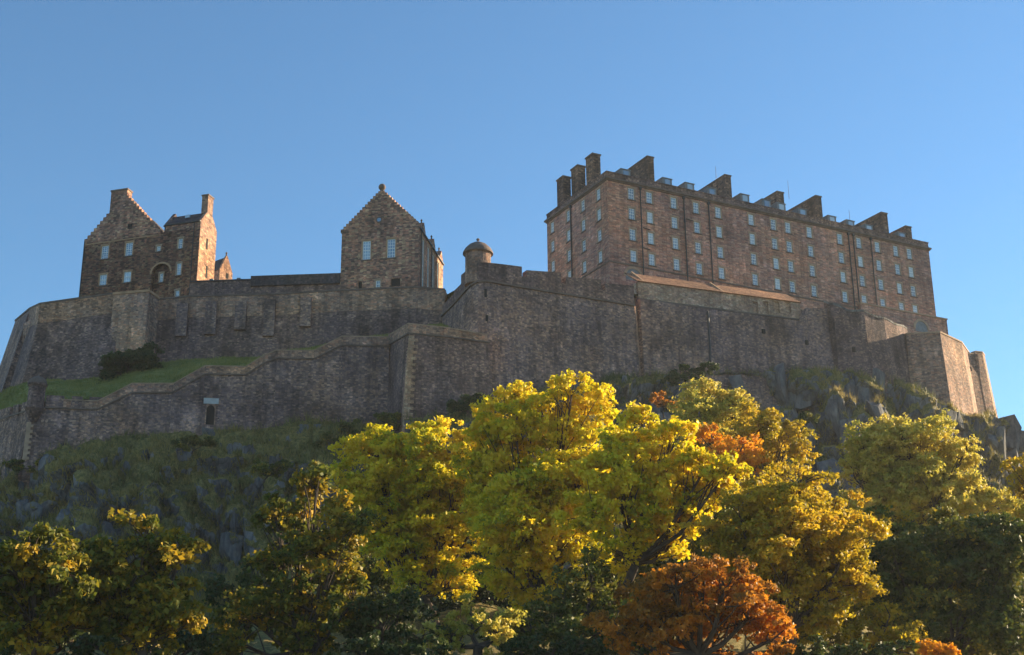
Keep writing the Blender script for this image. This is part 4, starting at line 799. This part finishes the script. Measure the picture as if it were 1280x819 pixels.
for lab, base, Y, lob, lf in (
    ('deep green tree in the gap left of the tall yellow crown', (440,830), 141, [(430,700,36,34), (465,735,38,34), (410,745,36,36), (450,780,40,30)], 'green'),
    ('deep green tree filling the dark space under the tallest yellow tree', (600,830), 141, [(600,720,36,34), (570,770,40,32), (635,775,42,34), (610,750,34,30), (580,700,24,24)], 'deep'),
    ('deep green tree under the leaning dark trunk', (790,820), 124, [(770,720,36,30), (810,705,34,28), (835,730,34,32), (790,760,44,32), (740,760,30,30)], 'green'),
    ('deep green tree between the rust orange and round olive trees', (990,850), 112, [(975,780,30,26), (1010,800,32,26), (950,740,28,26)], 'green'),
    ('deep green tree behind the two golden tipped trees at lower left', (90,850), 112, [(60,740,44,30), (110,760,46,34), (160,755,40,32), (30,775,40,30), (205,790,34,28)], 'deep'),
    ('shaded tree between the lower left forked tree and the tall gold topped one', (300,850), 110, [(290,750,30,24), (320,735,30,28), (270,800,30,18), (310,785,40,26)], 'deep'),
    ('deep green low tree added over sunlit ground at the foot of the far left corner tree', (60,900), 92, [(30,805,40,22), (90,800,40,24), (-10,790,34,26)], 'deep'),  # low trees from here on are added to hide sunlit ground and keep it dark
    ('deep green low tree added over sunlit ground between the two lower left trees', (200,900), 93, [(180,812,40,20), (240,812,34,22), (130,815,34,18)], 'deep'),
    ('deep green low tree added over sunlit ground at the bottom left of the rust orange tree', (820,900), 99, [(800,815,40,18), (760,805,30,24), (850,815,34,16)], 'green')):
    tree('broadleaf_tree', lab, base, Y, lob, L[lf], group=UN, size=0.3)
for lab, base, lob in (  # added scrub row, covers the sunlit strip of ground so the bottom stays dark
    ('deep green scrub added over sunlit ground along the bottom edge left of the yellowish pink shrub', (480,900), [(450,815,34,16), (500,815,30,16), (540,818,26,14)]),
    ('deep green scrub added over sunlit ground along the bottom edge right of the yellowish pink shrub', (660,900), [(650,816,28,14), (690,818,30,16), (725,816,26,14)]),
    ('deep green scrub added over sunlit ground at the bottom edge under the short golden bushy tree', (1060,900), [(1015,818,26,12), (1060,820,34,14), (1110,820,30,14)])):
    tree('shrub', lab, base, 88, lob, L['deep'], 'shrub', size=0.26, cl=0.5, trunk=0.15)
for lab, px, py, Y, lob, lf in (
    ('dark ivy bush climbing the foot of the lower bastion', 590, 520, 199, [(585,505,22,12,0), (610,502,22,10,0), (635,495,16,8,1), (570,512,14,9,0)], 'deep'),
    ('green bushy mound left of the lower bastion corner', 470, 545, 200, [(440,540,30,11,0), (475,532,24,12,0), (410,552,24,9,-1), (490,524,12,8,1)], 'green'),
    ('small rusty bush on the slope just behind the yellow crowns', 830, 520, 205, [(822,498,10,7,0), (838,508,11,6,0)], 'rust'),
    ('dark scrub on the ledge under the grey right hand wall', 870, 470, 220, [(860,468,18,8,0), (885,465,16,9,0), (840,474,14,7,-1)], 'deep'),
    ('small olive bush on the slope below the arched doorway', 240, 565, 196, [(235,556,16,8,0), (255,552,12,6,0)], 'green'),
    ('green bush on the crag left of the tall dark tree', 330, 600, 188, [(325,590,18,9,0), (350,585,16,8,0)], 'green'),
    ('small green bush halfway up the right crag', 1010, 525, 222, [(1010,522,12,8,0), (1000,528,9,6,0)], 'green'),
    ('low olive bush at the foot of the sentry turret', 60, 580, 196, [(60,578,14,6,0), (20,585,18,7,0)], 'green')):
    tree('shrub', lab, (px, py), Y, lob, L[lf], 'shrub', size=0.32, cl=0.6, per=30, trunk=0.1, gz=at(px, py, Y).z)

# ------------------------------------------------------------------ rough grass on the crag and the bank
def blades(V, F, n, hmin, hmax, ok, tris_per=5):
    V = np.asarray(V); tri = np.concatenate([F[:, [0, 1, 2]], F[:, [0, 2, 3]]]); A, B, C = V[tri[:, 0]], V[tri[:, 1]], V[tri[:, 2]]
    nrm = np.cross(B-A, C-A); ar = np.linalg.norm(nrm, axis=1); nrm = nrm/(ar[:, None]+1e-9); nrm *= np.sign(nrm[:, 2:3]+1e-9)
    wgt = ar*ok((A+B+C)/3, nrm); i = RNG.choice(len(tri), n, p=wgt/wgt.sum()); u, v = RNG.random(n), RNG.random(n); s = u+v > 1; u[s], v[s] = 1-u[s], 1-v[s]
    P = A[i]+(B[i]-A[i])*u[:, None]+(C[i]-A[i])*v[:, None]; tint = np.clip(0.5+0.55*np.array([noise.fractal(Vector(p)*0.09, 1, 2, 4) for p in P]), 0, 1)
    P = np.repeat(P, tris_per, 0); tint = np.repeat(tint, tris_per); m_ = len(P); P = P + RNG.normal(size=(m_, 3))*np.array([0.22, 0.22, 0.0])
    P = P.copy(); an = RNG.random(m_)*6.283; side = np.stack([np.cos(an), np.sin(an), 0*an], 1); h = (RNG.uniform(hmin, hmax, m_)*(0.45+1.1*np.repeat(np.clip(0.5+0.8*np.array([noise.fractal(Vector(p)*0.35+Vector((3, 8, 1)), 1, 2, 2) for p in P[::tris_per]]), 0, 1), tris_per)))[:, None]
    tip = np.stack([RNG.normal(size=m_)*0.45, RNG.normal(size=m_)*0.45-0.25, np.ones(m_)], 1)*h
    Vv = np.stack([P-side*0.07-np.array([0,0,.1]), P+side*0.07-np.array([0,0,.1]), P+tip], 1).reshape(-1, 3); return Vv, np.repeat(tint, 3)
def okh(c, n):
    f = np.clip((n[:, 2]-0.22)*2.5, 0, 1); f *= (c[:, 1] > 165) & (c[:, 0] > -110) & (c[:, 0] < 130); return f*f
HF = np.stack([I2 for I2 in (np.arange(1),)], 0) if False else None
Ih = np.arange(nc*nrow).reshape(nc, nrow); FH = np.stack([Ih[:-1, :-1].ravel(), Ih[:-1, 1:].ravel(), Ih[1:, 1:].ravel(), Ih[1:, :-1].ravel()], 1)
Vg, Tg = blades(HV, FH, 55000, 0.3, 1.25, okh)
o = np_mesh('rough_grass', Vg, np.arange(len(Vg)).reshape(-1, 3), L['dry'], tint=Tg); tag(o, 'rough dry grass and bracken tufts growing over the crag', 'grass', kind='stuff')
Vg, Tg = blades(bank[0], bank[1], 9000, 0.12, 0.35, lambda c, n: np.ones(len(c)))
o = np_mesh('bank_grass', Vg, np.arange(len(Vg)).reshape(-1, 3), L['lawn'], tint=Tg); tag(o, 'short green grass on the bank between the two walls', 'grass', kind='stuff')

for o in list(bpy.data.objects):
    if '_o' in o: del o['_o']
